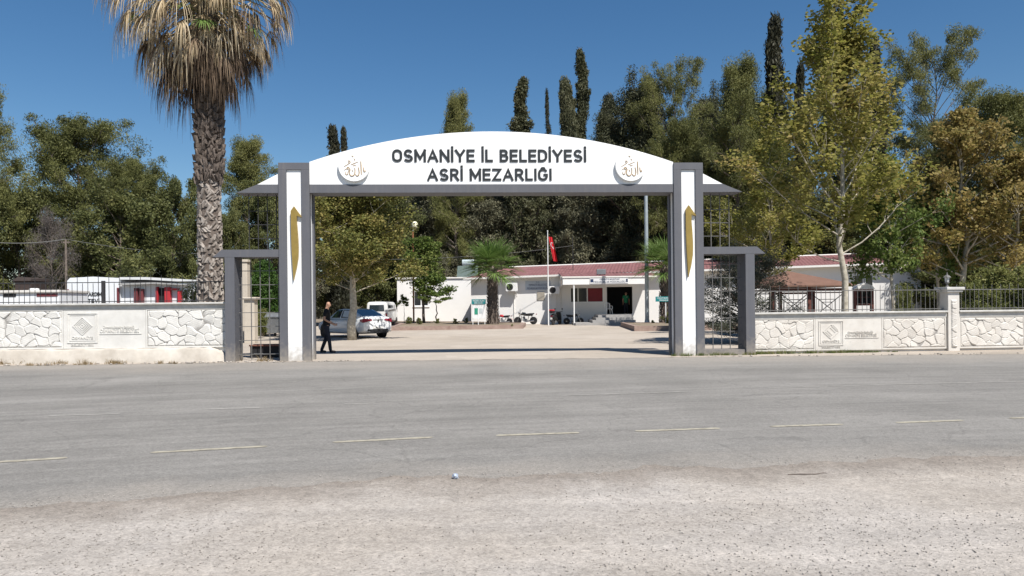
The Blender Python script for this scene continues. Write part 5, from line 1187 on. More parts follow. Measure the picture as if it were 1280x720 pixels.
for k in range(13): a_ = R(50)+R(260)*k/12; P.append((.5+.36*math.cos(a_), .33+.11*math.sin(a_)))
for k in range(13): a_ = R(310)-R(260)*k/12; P.append((.56+.27*math.cos(a_), .33+.085*math.sin(a_)))
n_ = 13
for k in range(12): M.add([fpt(*P[k]), fpt(*P[k+1]), fpt(*P[24-k]), fpt(*P[25-k])], [(0, 1, 2, 3)])
st_ = [(.62+(.13 if k % 2 == 0 else .05)*math.cos(R(36)*k), .47+(.045 if k % 2 == 0 else .018)*math.sin(R(36)*k)) for k in range(10)]
M.add([fpt(.62, .47)]+[fpt(*p) for p in st_], [(0, k+1, (k+1) % 10+1) for k in range(10)])
M.build('crescent_and_star', m_fw, fl)
# brown pole with globe lamp
o = thing('globe_lamp', 'red brown lamp post with pale globe behind the young tree', 'street lamp', (XZ(516.5, 330, 60)[0], 60, .2))
h_ = XZ(517, 289, 60)[1]-.2; M = MB(); M.lathe([(.09, 0), (.07, .3), (.065, h_)], 10); M.build('post', mat('rust_brown_paint', (.26, .10, .05), .6, .15, 4), o)
M = MB(); M.tube([(0, 0, h_), (.06, 0, h_+.15), (.12, 0, h_+.25)], .05, 8); M.build('neck', m_cream, o)
M = MB(); M.lathe([(.02, -.30), (.14, -.26), (.23, -.15), (.26, 0), (.23, .15), (.14, .26), (.02, .30)], 20, T(.16, 0, h_+.5)); M.build('globe', mat('opal_globe', (.80, .76, .56), .3, .02, 3), o, smooth=True)
# teal signs
m_teal = mat('teal_sign_paint', (.012, .19, .20), .45, .08, 3); m_let = mat('sign_white_letters', (.75, .78, .78), .5, .02, 3)
Ys = 52; o = thing('notice_stand', 'white notice stand with teal header and green poster left of the palm', 'notice stand', (XZ(598.5, 390, Ys)[0], Ys, .2))
W_ = .92; z1 = XZ(598, 374, Ys)[1]-.2; z0 = XZ(598, 380.3, Ys)[1]-.2; zb = XZ(598, 398, Ys)[1]-.2
MB().box(-.5, .5, -.06, .04, z0, z1, bev=.01).build('header', m_teal, o)
M = MB(); V, Fc = text_mesh('MEZARLIKLAR', width=.8, height=.12, extrude=.01, bold=0); M.add(V, Fc, T(0, -.068, z0+.19)); V, Fc = text_mesh('MÜDÜRLÜĞÜ', width=.6, height=.1, extrude=.01, bold=0); M.add(V, Fc, T(0, -.068, z0+.04)); M.build('lettering', m_let, o)
MB().box(-.44, .44, -.02, .02, zb, z0-.005).build('board', m_pvc, o)
MB().box(-.30, -.06, -.035, -.022, zb+.28, zb+.72).build('green_poster', mat('green_poster', (.03, .26, .17), .6, .1, 5), o)
MB().box(.02, .26, -.035, -.022, zb+.36, zb+.7).build('paper_poster', mat('grey_poster', (.48, .52, .53), .6, .1, 5), o)
for x in (-.42, .42): MB().box(x-.02, x+.02, .022, .06, -.1, z0).build('leg', m_pvc, o)
MB().tube([(.0, -.9, 0), (.0, -.9, zb+.55)], .03, 6).build('stake', m_pvc, o)
Ys = 49; o = thing('direction_sign', 'teal direction sign on a white post close to the right pillar', 'sign', (XZ(832.5, 400, Ys)[0], Ys, .2))
z1, z0 = XZ(826, 370.7, Ys)[1]-.2, XZ(826, 377, Ys)[1]-.2; xa = XZ(819.5, 375, Ys)[0]-o.location.x
M = MB(); M.box(xa, .42, -.03, .03, z0, z1, bev=.008); M.build('panel', m_teal, o)
M = MB(); V, Fc = text_mesh('OSMANİYE BELEDİYESİ', width=.9, height=.09, extrude=.01, bold=0); M.add(V, Fc, T((xa+.42)/2, -.036, z0+.19)); V, Fc = text_mesh('MEZARLIK', width=.6, height=.09, extrude=.01, bold=0); M.add(V, Fc, T((xa+.42)/2, -.036, z0+.05)); M.build('lettering', m_let, o)
M = MB(); M.tube([(0, .07, 0), (0, .07, z1)], .035, 8); M.build('post', m_pvc, o)
# overhead wires with their pole
p1 = XZ(82, 299, 37.5); o = thing('wire_pole', 'thin weathered pole carrying the overhead wire behind the left wall', 'pole', (XZ(83, 380, 37.5)[0], 37.5, 0))
M = MB(); M.lathe([(.07, 0), (.05, p1[1])], 8); M.build('pole', m_bark, o); M = MB(); M.box(-.22, .22, -.03, .03, p1[1]-.2, p1[1]-.12); M.build('crossarm', m_bark, o)
def wire(label, A, B, sag, rad_=.012):
    A, B = Vector(A), Vector(B); pts = [A.lerp(B, t)+Vector((0, 0, -sag*4*t*(1-t))) for t in np.linspace(0, 1, 17)]
    M = MB(); M.tube(pts, rad_, 5); tag(M.build('overhead_wire', m_wirem), label, 'wire')
m_wirem = mat('cable_sheath', (.12, .12, .115), .6, .05, 3)
a_ = XZ(-60, 296, 34); wire('overhead wire running off to the left edge from the thin pole', (a_[0], 34, a_[1]), (p1[0], 37.5, p1[1]), .25, .02)
a_ = XZ(330, 316, 46); wire('overhead wire from the thin pole to the right behind the big palm', (p1[0], 37.5, p1[1]), (a_[0], 46, a_[1]), .35, .014)
a_ = XZ(380, 322, 56); b_ = XZ(716, 307, 58); wire('thin overhead wire crossing behind the gate opening', (a_[0], 56, a_[1]), (b_[0], 58, b_[1]), .5, .014)
u = fx(716.5); o = tag(MB().tube([(0, 0, 0), (0, 0, 3.2)], .03, 6).build('roof_mast', m_iron), 'thin dark mast standing on the office roof right of the flag', 'mast'); o.location = (XZ(716.5, 335, 61)[0], 61.2, 4.0)
M = MB(); M.box(-.35, .35, -.1, .1, .02, .42, bev=.02); M.box(-.3, -.24, -.05, .3, -.12, .02); M.box(.24, .3, -.05, .3, -.12, .02); o = tag(M.build('roof_floodlight', m_galv), 'small grey floodlight box on the canopy roof edge', 'floodlight'); o.location = (XZ(751.5, 343, 57)[0], 57, 3.86)
# ------------------------------------------------------------------ vehicles
m_car = mat('car_white_paint', (.70, .72, .73), .25, .015, 1, spec=.5, coat=.8); m_tyre = mat('tyre_rubber', (.018, .018, .02), .85, .1, 8); m_rim = mat('alloy_rim', (.35, .36, .37), .3, .05, 4, metal=.8)
m_cglass = mat('car_glass', (.018, .028, .035), .04, 0, 1, spec=.8, coat=.5); m_trim = mat('black_plastic_trim', (.02, .02, .022), .55, .08, 6)
m_tail = mat('tail_light_red', (.22, .01, .025), .15, .05, 3, spec=.6, coat=.5); m_plate = mat('number_plate', (.66, .66, .64), .5, .03, 4)
def wheel(parent, x, y, r_, wd, side, spokes=5, width_axis='x'):
    w_ = thing('wheel', '', '', (0, 0, 0)); del w_['label']; del w_['category']; w_.parent = parent; w_.location = (x, y, r_)
    M = MB(); M.lathe([(r_*.62, -wd/2), (r_*.93, -wd/2), (r_, -wd*.3), (r_, wd*.3), (r_*.93, wd/2), (r_*.62, wd/2)], 28, T(ry=R(90))); M.build('tyre', m_tyre, w_, True)
    M = MB(); M.lathe([(r_*.60, -wd*.40), (r_*.64, -wd*.44), (r_*.64, wd*.44), (r_*.6, wd*.40)], 24, T(ry=R(90)))
    M.lathe([(r_*.14, -wd*.38), (r_*.14, wd*.38)], 12, T(ry=R(90)))
    for k in range(spokes):
        for q in (-.16, .16): M.box(-wd*.36, wd*.36, -r_*.04, r_*.04, r_*.1, r_*.62, Matrix.Rotation(k*2*math.pi/spokes+q, 4, 'X'))
    M.build('rim', m_rim, w_); M = MB(); M.lathe([(r_*.58, -.03), (r_*.58, .03)], 20, T(x=-side*wd*.1, ry=R(90))); M.build('brake_disc', m_trim, w_)
    return w_
def loft(st, half):   # st: list of (y, ring) with ring points (x,z) from centre bottom to centre top, mirrored
    M = MB(); k = len(half(st[0])); n = len(st)
    vs = []
    for s_ in st:
        h_ = half(s_); vs += [(-x, s_[0], z) for x, z in h_]+[(x, s_[0], z) for x, z in reversed(h_)]
    m_ = 2*k; fs = []
    for i in range(n-1):
        for j in range(m_): fs.append((i*m_+j, i*m_+(j+1) % m_, (i+1)*m_+(j+1) % m_, (i+1)*m_+j))
    fs += [tuple(range(m_-1, -1, -1)), tuple(range((n-1)*m_, n*m_))]
    return M.add(vs, fs)
def inset(M, q, m_, off):
    """window pane lying just proud of the quad q, margins as fractions (left, right, bottom, top)"""
    a, b_, c_, d = [Vector(p) for p in q]
    def pt(u, v): return (a.lerp(b_, u)).lerp(d.lerp(c_, u), v)
    nrm = (b_-a).cross(d-a).normalized()*off
    P = [pt(m_[0], m_[2]), pt(1-m_[1], m_[2]), pt(1-m_[1], 1-m_[3]), pt(m_[0], 1-m_[3])]
    M.add([p+nrm for p in P], [(0, 1, 2, 3)])
def sedan(loc, rz):
    o = thing('parked_sedan', 'white sedan with dark windows parked tail out under the tree beyond the gate', 'car', loc, rz)
    # y: rear -2.3 ... front 2.3
    st = [(-2.30, .74, .42, .70, .93, 1.00), (-2.27, .84, .34, .72, .98, 1.085), (-2.05, .895, .27, .75, 1.0, 1.12), (-1.7, .91, .22, .78, 1.0, 1.115), (-1.2, .915, .2, .78, .98, 1.06), (-.3, .91, .2, .76, .96, 1.0), (.6, .91, .2, .75, .95, .98), (1.05, .91, .2, .74, .93, .985), (1.5, .905, .22, .72, .87, .93), (1.95, .87, .26, .68, .80, .84), (2.2, .80, .32, .60, .70, .73), (2.32, .62, .40, .52, .60, .62)]
    half = lambda s_: [(.0, s_[2]), (s_[1]*.86, s_[2]), (s_[1]*.97, s_[2]+.12), (s_[1], s_[3]-.12), (s_[1]*.985, s_[3]+.06), (s_[1]*.93, s_[4]), (s_[1]*.74, s_[5]), (0, s_[5]+.015)]
    b_ = loft(st, half).build('body', m_car, o, True)
    md = b_.modifiers.new('subdiv', 'SUBSURF'); md.levels = 1; md.render_levels = 2
    for s_ in (-1, 1):
        for y in (-1.36, 1.36):
            M = MB(); M.lathe([(.405, -.02), (.405, .02)], 28, T(s_*.885, y, .335, ry=R(90))); M.build('wheel_arch', m_trim, o)
            wheel(o, s_*.80, y, .325, .21, s_)
    # greenhouse
    A = {}
    zs_ = 1.03
    def P(x, y, z): return (x, y, z)
    bl_, tl = .80, .60
    pts = {}
    for s_ in (-1, 1):
        pts[s_] = dict(rb=P(s_*.72, -1.86, 1.10), rt=P(s_*.56, -.86, 1.445), mt=P(s_*.60, -.1, 1.48), ft=P(s_*.57, .42, 1.45), fb=P(s_*.76, 1.20, .985), rs=P(s_*.825, -1.35, 1.0), ms=P(s_*.84, -.1, .96), fs=P(s_*.83, .9, .96))
    L_, R_ = pts[-1], pts[1]
    V = [L_[k] for k in ('rb', 'rt', 'mt', 'ft', 'fb', 'fs', 'ms', 'rs')]+[R_[k] for k in ('rb', 'rt', 'mt', 'ft', 'fb', 'fs', 'ms', 'rs')]
    fs = [(0, 8, 9, 1), (1, 9, 10, 2), (2, 10, 11, 3), (3, 11, 12, 4)]
    for k, q in ((0, 1), (8, -1)):
        fs += [(k+0, k+1, k+7), (k+7, k+1, k+2, k+6), (k+6, k+2, k+3, k+5), (k+5, k+3, k+4)]
    M = MB(); M.add(V, fs); cb = M.build('cabin', m_car, o, True); bv = cb.modifiers.new('bevel', 'BEVEL'); bv.width = .04; bv.segments = 3; bv.limit_method = 'ANGLE'; bv.angle_limit = R(12)
    cb.data.materials.clear(); cb.data.materials.append(m_car)
    M = MB(); inset(M, (L_['rb'], R_['rb'], R_['rt'], L_['rt']), (.07, .07, .04, .07), .006); M.build('rear_window', m_cglass, o)
    M = MB(); inset(M, (R_['fb'], L_['fb'], L_['ft'], R_['ft']), (.07, .07, .05, .05), .006); M.build('windscreen', m_cglass, o)
    for s_, D in ((-1, L_), (1, R_)):
        for k, (a_, b2, c2, d2) in enumerate((('ms', 'rs', 'rt', 'mt'), ('fs', 'ms', 'mt', 'ft'))):
            q = [D[a_], D[b2], D[c2], D[d2]]
            if s_ > 0: q = [q[1], q[0], q[3], q[2]]
            M = MB(); inset(M, q, (.06, .05 if k else .12, .12, .10) if s_ < 0 else (.12 if not k else .05, .06, .12, .10), .006); M.build('side_window', m_cglass, o)
        M = MB(); M.box(s_*.90 if s_ > 0 else -1.06, 1.06 if s_ > 0 else -.90, .78, .90, .98, 1.10, bev=.03); M.build('wing_mirror', m_car, o)
        # tail lights wrap round the corner
        M = MB(); M.add([(s_*.36, -2.318, .90), (s_*.36, -2.308, .955), (s_*.80, -2.293, 1.0), (s_*.86, -2.24, .98), (s_*.905, -2.05, .955), (s_*.905, -2.05, .86), (s_*.865, -2.24, .80), (s_*.79, -2.305, .80)], [(0, 1, 2, 7), (2, 3, 6, 7), (3, 4, 5, 6)]); M.build('tail_light', m_tail, o)
        M = MB(); M.box(s_*.62-.13, s_*.62+.13, -2.335, -2.29, .33, .37, bev=.01); M.build('exhaust_trim', m_rim, o)
        M = MB(); M.box(min(s_*.915, s_*.935), max(s_*.915, s_*.935), -.85, -.68, .86, .89, bev=.006); M.box(min(s_*.915, s_*.935), max(s_*.915, s_*.935), .2, .37, .86, .89, bev=.006); M.build('door_handle', m_car, o)
    M = MB(); M.box(-.60, .60, -2.325, -2.25, .27, .47, bev=.02); M.build('bumper_insert', m_trim, o)
    M = MB(); M.box(-.27, .27, -2.345, -2.33, .50, .61, bev=.004); M.box(-.30, .30, -2.33, -2.29, .48, .63, bev=.01); pl_ = M.build('number_plate', m_plate, o)
    M = MB(); V, Fc = text_mesh('80', width=.10, height=.07, extrude=.004, bold=0); M.add(V, Fc, T(-.12, -2.348, .52)); M.build('plate_number', m_trim, pl_)
    M = MB(); M.prism([(0, -.06), (.04, 0), (0, .06), (-.04, 0)], -2.335, -2.31, M=T(0, 0, .88)); M.build('rear_badge', m_trim, o)
    M = MB(); M.box(-.30, .30, -2.325, -2.30, .925, .94); M.build('boot_strip', m_trim, o)
    return o
RP = Vector((-6.0, 37.3)); fdir = Vector((-math.sin(R(44)), math.cos(R(44)))); rt_ = Vector((math.cos(R(44)), math.sin(R(44))))
cpos = RP-rt_*.9+fdir*2.3
sedan((cpos.x, cpos.y, 0), R(44))
def van(loc, rz):
    o = thing('white_van', 'boxy white van seen from behind beside the annex building', 'van', loc, rz)
    mv = mat('van_white_paint', (.66, .67, .66), .3, .03, 1, coat=.4)
    st = [(-2.35, .80, .42, 1.0, 1.86), (-2.3, .86, .35, 1.05, 1.93), (-2.0, .88, .3, 1.08, 1.96), (.9, .88, .3, 1.08, 1.96), (1.35, .88, .3, 1.05, 1.86), (1.95, .86, .3, 1.0, 1.25), (2.25, .82, .35, .8, 1.05), (2.35, .75, .42, .7, .9)]
    half = lambda s_: [(0, s_[2]), (s_[1]*.9, s_[2]), (s_[1], s_[2]+.12), (s_[1], s_[3]), (s_[1]*.93, s_[4]-.18), (s_[1]*.86, s_[4]-.04), (s_[1]*.7, s_[4]), (0, s_[4]+.02)]
    b2 = loft(st, half).build('body', mv, o, True); bv = b2.modifiers.new('bevel', 'BEVEL'); bv.width = .02; bv.segments = 2
    M = MB(); M.add([(-.62, -2.362, 1.18), (.62, -2.362, 1.18), (.58, -2.352, 1.70), (-.58, -2.352, 1.70)], [(0, 1, 2, 3)]); M.build('rear_window', m_cglass, o)
    for s_ in (-1, 1):
        for y0, y1 in ((-2.0, -.75), (-.6, .45), (.58, 1.2)):
            M = MB(); zb, zt_ = 1.14, 1.68; f = lambda z: s_*(.88-(z-1.08)/(1.78-1.08)*.062+.006); M.add([(f(zb), y0, zb), (f(zb), y1, zb), (f(zt_), y1-(.15 if y1 > 1 else 0), zt_), (f(zt_), y0, zt_)], [(0, 1, 2, 3)]); M.build('side_window', m_cglass, o)
        M = MB(); M.box(min(s_*.72, s_*.84), max(s_*.72, s_*.84), -2.375, -2.33, .72, 1.02, bev=.01); M.build('tail_light', m_tail, o)
        for y in (-1.45, 1.45): wheel(o, s_*.80, y, .33, .2, s_)
    M = MB(); M.box(-.85, .85, -2.46, -2.33, .38, .54, bev=.03); M.build('bumper', m_trim, o)
    M = MB(); M.box(-.26, .26, -2.38, -2.362, .82, .94); M.build('number_plate', m_plate, o)
van((XZ(479, 380, 62.5)[0], 62.3, 0), R(-2))
# motorcycles
m_chrome = mat('chrome', (.55, .55, .56), .2, .05, 4, metal=.9); m_seat = mat('black_vinyl', (.015, .015, .017), .5, .1, 8)
def spoked(parent, x, z, r_):
    w_ = bpy.data.objects.new('wheel', None); COL.objects.link(w_); w_.parent = parent; w_.location = (x, 0, z)
    M = MB(); M.lathe([(r_*.84, -.045), (r_*.96, -.05), (r_, 0), (r_*.96, .05), (r_*.84, .045)], 26, T(rx=R(90))); M.build('tyre', m_tyre, w_, True)
    M = MB(); M.lathe([(r_*.80, -.03), (r_*.85, -.035), (r_*.85, .035), (r_*.80, .03)], 26, T(rx=R(90))); M.lathe([(.05, -.06), (.05, .06)], 10, T(rx=R(90)))
    for k in range(12): M.tube([(0, 0, 0), (r_*.82*math.cos(k*.5236), 0, r_*.82*math.sin(k*.5236))], .006, 4)
    M.build('rim', m_chrome, w_)
def motorcycle(label, loc, rz, body_m, sc_=1, name='motorcycle'):
    o = thing(name, label, 'motorcycle', loc, rz, 'motorcycles parked at the office wall'); o.scale = (sc_,)*3
    spoked(o, -.64, .31, .31); spoked(o, .64, .31, .31)
    M = MB(); M.tube([(-.40, 0, .93), (-.64, 0, .31)], .001, 4)
    for y in (-.075, .075): M.tube([(-.64, y, .31), (-.46, y, .78), (-.42, y, .92)], .022, 7)
    M.tube([(-.42, -.09, .86), (-.42, .09, .86)], .03, 6); M.build('fork', m_chrome, o)
    M = MB(); M.tube([(-.40, 0, .84), (-.1, 0, .72), (.3, 0, .70), (.62, 0, .74)], .028, 7); M.tube([(-.38, 0, .78), (-.28, 0, .3), (.16, 0, .26), (.26, 0, .66)], .026, 7)
    for y in (-.1, .1): M.tube([(.2, y, .32), (.64, y, .31)], .022, 6); M.tube([(.5, y, .70), (.64, y, .31)], .018, 6)
    M.build('frame', m_trim, o)
    M = MB(); M.box(-.2, .12, -.13, .13, .26, .46, bev=.04); M.lathe([(.085, 0), (.10, .02), (.10, .2), (.07, .22)], 12, T(-.1, 0, .44, ry=R(-18)))
    for k in range(5): M.lathe([(.12, .02+k*.04), (.12, .03+k*.04)], 12, T(-.1, 0, .44, ry=R(-18)))
    M.build('engine', m_galv, o)
    M = MB(); M.tube([(-.14, -.12, .5), (-.24, -.14, .3), (0, -.16, .22), (.7, -.17, .30)], [.02, .022, .03, .045], 8); M.build('exhaust', m_chrome, o)
    M = MB(); M.tube([(-.36, 0, .80), (-.25, 0, .86), (-.05, 0, .84), (.06, 0, .76)], [.05, .13, .13, .07], 12); M.build('fuel_tank', body_m, o, True)
    M = MB(); M.tube([(.02, 0, .79), (.2, 0, .80), (.45, 0, .82), (.70, 0, .88)], [.07, .095, .10, .05], 10); M.build('seat', m_seat, o, True)
    M = MB(); M.tube([(-.42, -.36, 1.06), (-.40, -.2, 1.08), (-.43, 0, .95), (-.40, .2, 1.08), (-.42, .36, 1.06)], .015, 6)
    for y in (-.3, .3): M.tube([(-.41, y*.8, 1.08), (-.45, y, 1.24)], .008, 4); M.lathe([(.01, -.01), (.06, 0), (.01, .01)], 10, T(-.45, y, 1.27, ry=R(80)))
    M.build('handlebar', m_chrome, o)
    M = MB(); M.lathe([(.03, -.08), (.09, -.04), (.10, .05), (.09, .07)], 14, T(-.52, 0, .90, ry=R(-90))); M.build('headlight', m_chrome, o)
    for x_, nm in ((-.64, 'front_fender'), (.66, 'rear_fender')):
        M = MB(); pts = [(x_+.36*math.cos(a_), .31+.36*math.sin(a_)) for a_ in np.linspace(.4, 2.5, 9)]
        M.add([(a, y, b_) for a, b_ in pts for y in (-.06, .06)], [(2*i, 2*i+1, 2*i+3, 2*i+2) for i in range(8)]); M.build(nm, body_m, o)
    M = MB(); M.box(.84, .92, -.06, .06, .78, .86, bev=.01); M.build('tail_light', m_tail, o)
    return o
def scooter(label, loc, rz, body_m, topbox=True):
    o = thing('scooter', label, 'scooter', loc, rz, 'motorcycles parked at the office wall')
    spoked(o, -.62, .24, .24); spoked(o, .58, .24, .24)
    M = MB(); M.tube([(-.62, 0, .24), (-.50, 0, .55), (-.44, 0, .95)], .035, 7); M.build('fork', m_trim, o)
    M = MB(); M.prism([(-.56, .38), (-.50, .80), (-.40, .98), (-.33, .95), (-.36, .6), (-.28, .30), (.05, .26), (.05, .33), (-.22, .36)], -.19, .19); M.build('leg_shield', body_m, o)
    M = MB(); M.tube([(.02, 0, .42), (.25, 0, .52), (.55, 0, .60), (.86, 0, .74)], [.15, .19, .17, .06], 12); M.build('rear_body', body_m, o, True)
    M = MB(); M.tube([(.0, 0, .73), (.2, 0, .76), (.45, 0, .77), (.75, 0, .82)], [.07, .12, .12, .06], 10); M.build('seat', m_seat, o, True)
    M = MB(); M.tube([(-.42, -.34, 1.04), (-.42, 0, 1.0), (-.42, .34, 1.04)], .02, 6)
    for y in (-.28, .28): M.tube([(-.42, y, 1.04), (-.44, y*1.1, 1.2)], .008, 4); M.lathe([(.01, -.01), (.06, 0), (.01, .01)], 10, T(-.44, y*1.1, 1.23, ry=R(80)))
    M.build('handlebar', m_trim, o)
    M = MB(); M.tube([(.2, -.13, .3), (.62, -.16, .28), (.8, -.16, .34)], [.03, .05, .05], 8); M.build('exhaust', m_chrome, o)
    M = MB(); M.box(.14, .34, -.1, .1, .16, .36, bev=.04); M.build('engine', m_galv, o)
    if topbox:
        M = MB(); M.box(.68, 1.0, -.19, .19, .92, 1.12, bev=.05); tb = M.build('top_box', m_seat, o); M = MB(); M.box(.67, 1.01, -.2, .2, 1.08, 1.2, bev=.05); M.build('lid', m_red, tb)
    M = MB(); M.box(.88, .94, -.1, .1, .66, .73, bev=.01); M.build('tail_light', m_tail, o)
    M = MB(); M.box(.93, .94, -.09, .09, .44, .58); M.build('number_plate', m_plate, o)
    return o
def at(px, py, Y): return (XZ(px, py, Y)[0], Y, .01)
m_silver = mat('dark_silver_paint', (.10, .105, .11), .35, .1, 4, metal=.4)
motorcycle('black and silver motorcycle parked sideways under the name board', at(657, 404, 59.3), R(-10), m_silver, 1.0)
motorcycle('small red motorcycle half hidden behind the palm trunk', at(629, 404, 60.0), R(-14), m_red, .82)
scooter('black scooter with red topped box beside the flagpole', at(695.5, 406, 57.4), R(-118), m_seat)
motorcycle('small dark motorcycle in shade behind the canopy post', at(717, 406, 58.0), R(170), m_trim, .85)
# plastic chair at the door
def plastic_chair(loc, rz):
    o = thing('plastic_chair', 'white plastic chair standing left of the dark office doorway', 'chair', loc, rz)
    MB().box(-.23, .23, -.22, .22, .42, .445, bev=.01).build('seat', m_pvc, o)
    for sx_ in (-1, 1):
        for sy_ in (-1, 1): M = MB(); M.tube([(sx_*.20, sy_*.19, .42), (sx_*.25, sy_*.25, 0)], [.025, .018], 6); M.build('leg', m_pvc, o)
    M = MB()
    for x in (-.18, -.06, .06, .18): M.tube([(x, .21, .44), (x, .28, .88)], .018, 5)
    M.tube([(-.23, .21, .44), (-.23, .28, .86), (0, .29, .92), (.23, .28, .86), (.23, .21, .44)], .022, 6); M.build('backrest', m_pvc, o)
    for sx_ in (-1, 1): M = MB(); M.tube([(sx_*.24, .25, .66), (sx_*.27, 0, .66), (sx_*.25, -.2, .64), (sx_*.24, -.22, .43)], .02, 6); M.build('armrest', m_pvc, o)
plastic_chair((XZ(760.5, 390, 57.9)[0], 57.9, .77), R(15))
# litter
mb = MB(); rr_ = random.Random(2); x, y = G(569, 599.5)
me_ = bmesh.new(); bmesh.ops.create_icosphere(me_, subdivisions=2, radius=.032)
for v in me_.verts: v.co *= rr_.uniform(.55, 1.25); v.co.z *= .8
me2 = bpy.data.meshes.new('crumpled_wrapper'); me_.to_mesh(me2); me_.free()
o = tag(link('crumpled_wrapper', me2, mat('foil_wrapper', (.42, .48, .58), .3, .25, 30, metal=.3)), 'crumpled silver blue wrapper lying on the near edge of the asphalt', 'litter'); o.location = (x, y, .03)
x, y = G(1008, 594.5); M = MB(); M.tube([(-.17, .0, .012), (-.05, -.004, .016), (.08, -.002, .014), (.17, .03, .018), (.21, .045, .012)], [.004, .005, .004, .003, .002], 6)
o = tag(M.build('dry_twig', m_bark), 'long thin dry twig on the dusty lot near the road edge', 'twig'); o.location = (x, y, 0)
# ------------------------------------------------------------------ people
m_skin = mat('skin', (.42, .24, .16), .55, .06, 6); m_shirt = mat('black_cotton', (.010, .010, .011), .85, .1, 8); m_jean = mat('dark_navy_trousers', (.014, .017, .028), .8, .12, 8); m_shoe = mat('black_shoes', (.012, .012, .012), .5, .1, 8)
def skinned(name, J, E, m, parent, root=0, lv=2):
    me = bpy.data.meshes.new(name); me.from_pydata([j[0] for j in J], E, []); me.update(); tmp = bpy.data.objects.new(name, me); COL.objects.link(tmp)
    md = tmp.modifiers.new('skin', 'SKIN'); md.use_smooth_shade = True
    sv = me.skin_vertices[0].data
    for i, j in enumerate(J): sv[i].radius = (j[1], j[2] if len(j) > 2 else j[1]); sv[i].use_root = (i == root)
    sb = tmp.modifiers.new('sub', 'SUBSURF'); sb.levels = lv; sb.render_levels = lv
    dg = bpy.context.evaluated_depsgraph_get(); dg.update(); out = bpy.data.meshes.new_from_object(tmp.evaluated_get(dg)); out.name = name
    bpy.data.objects.remove(tmp); bpy.data.meshes.remove(me); out.materials.clear()
    return link(name, out, m, parent, True)
def hand(J, E, wrist, palm_dir, side_dir, s=1.0):
    w_ = Vector(J[wrist][0]); pd = Vector(palm_dir).normalized(); sd = Vector(side_dir).normalized(); i0 = len(J)
    J.append((tuple(w_+pd*.045*s), .022, .015)); E.append((wrist, i0)); J.append((tuple(w_+pd*.085*s), .030, .012)); E.append((i0, i0+1))
    dn = pd.cross(sd).normalized()
    for k, (o_, ln) in enumerate(((-.028, .06), (-.009, .072), (.011, .067), (.029, .052))):
        a = Vector(J[i0+1][0])+sd*o_; i = len(J); J.append((tuple(a+pd*.02), .009)); E.append((i0+1, i)); J.append((tuple(a+pd*(.02+ln*.5)+dn*.008), .008)); E.append((i, i+1)); J.append((tuple(a+pd*(.02+ln*.85)+dn*.035), .0065)); E.append((i+1, i+2))
    a = Vector(J[i0][0])-sd*.022; i = len(J); J.append((tuple(a-sd*.018+pd*.02), .010)); E.append((i0, i)); J.append((tuple(a-sd*.03+pd*.055+dn*.01), .008)); E.append((i, i+1))
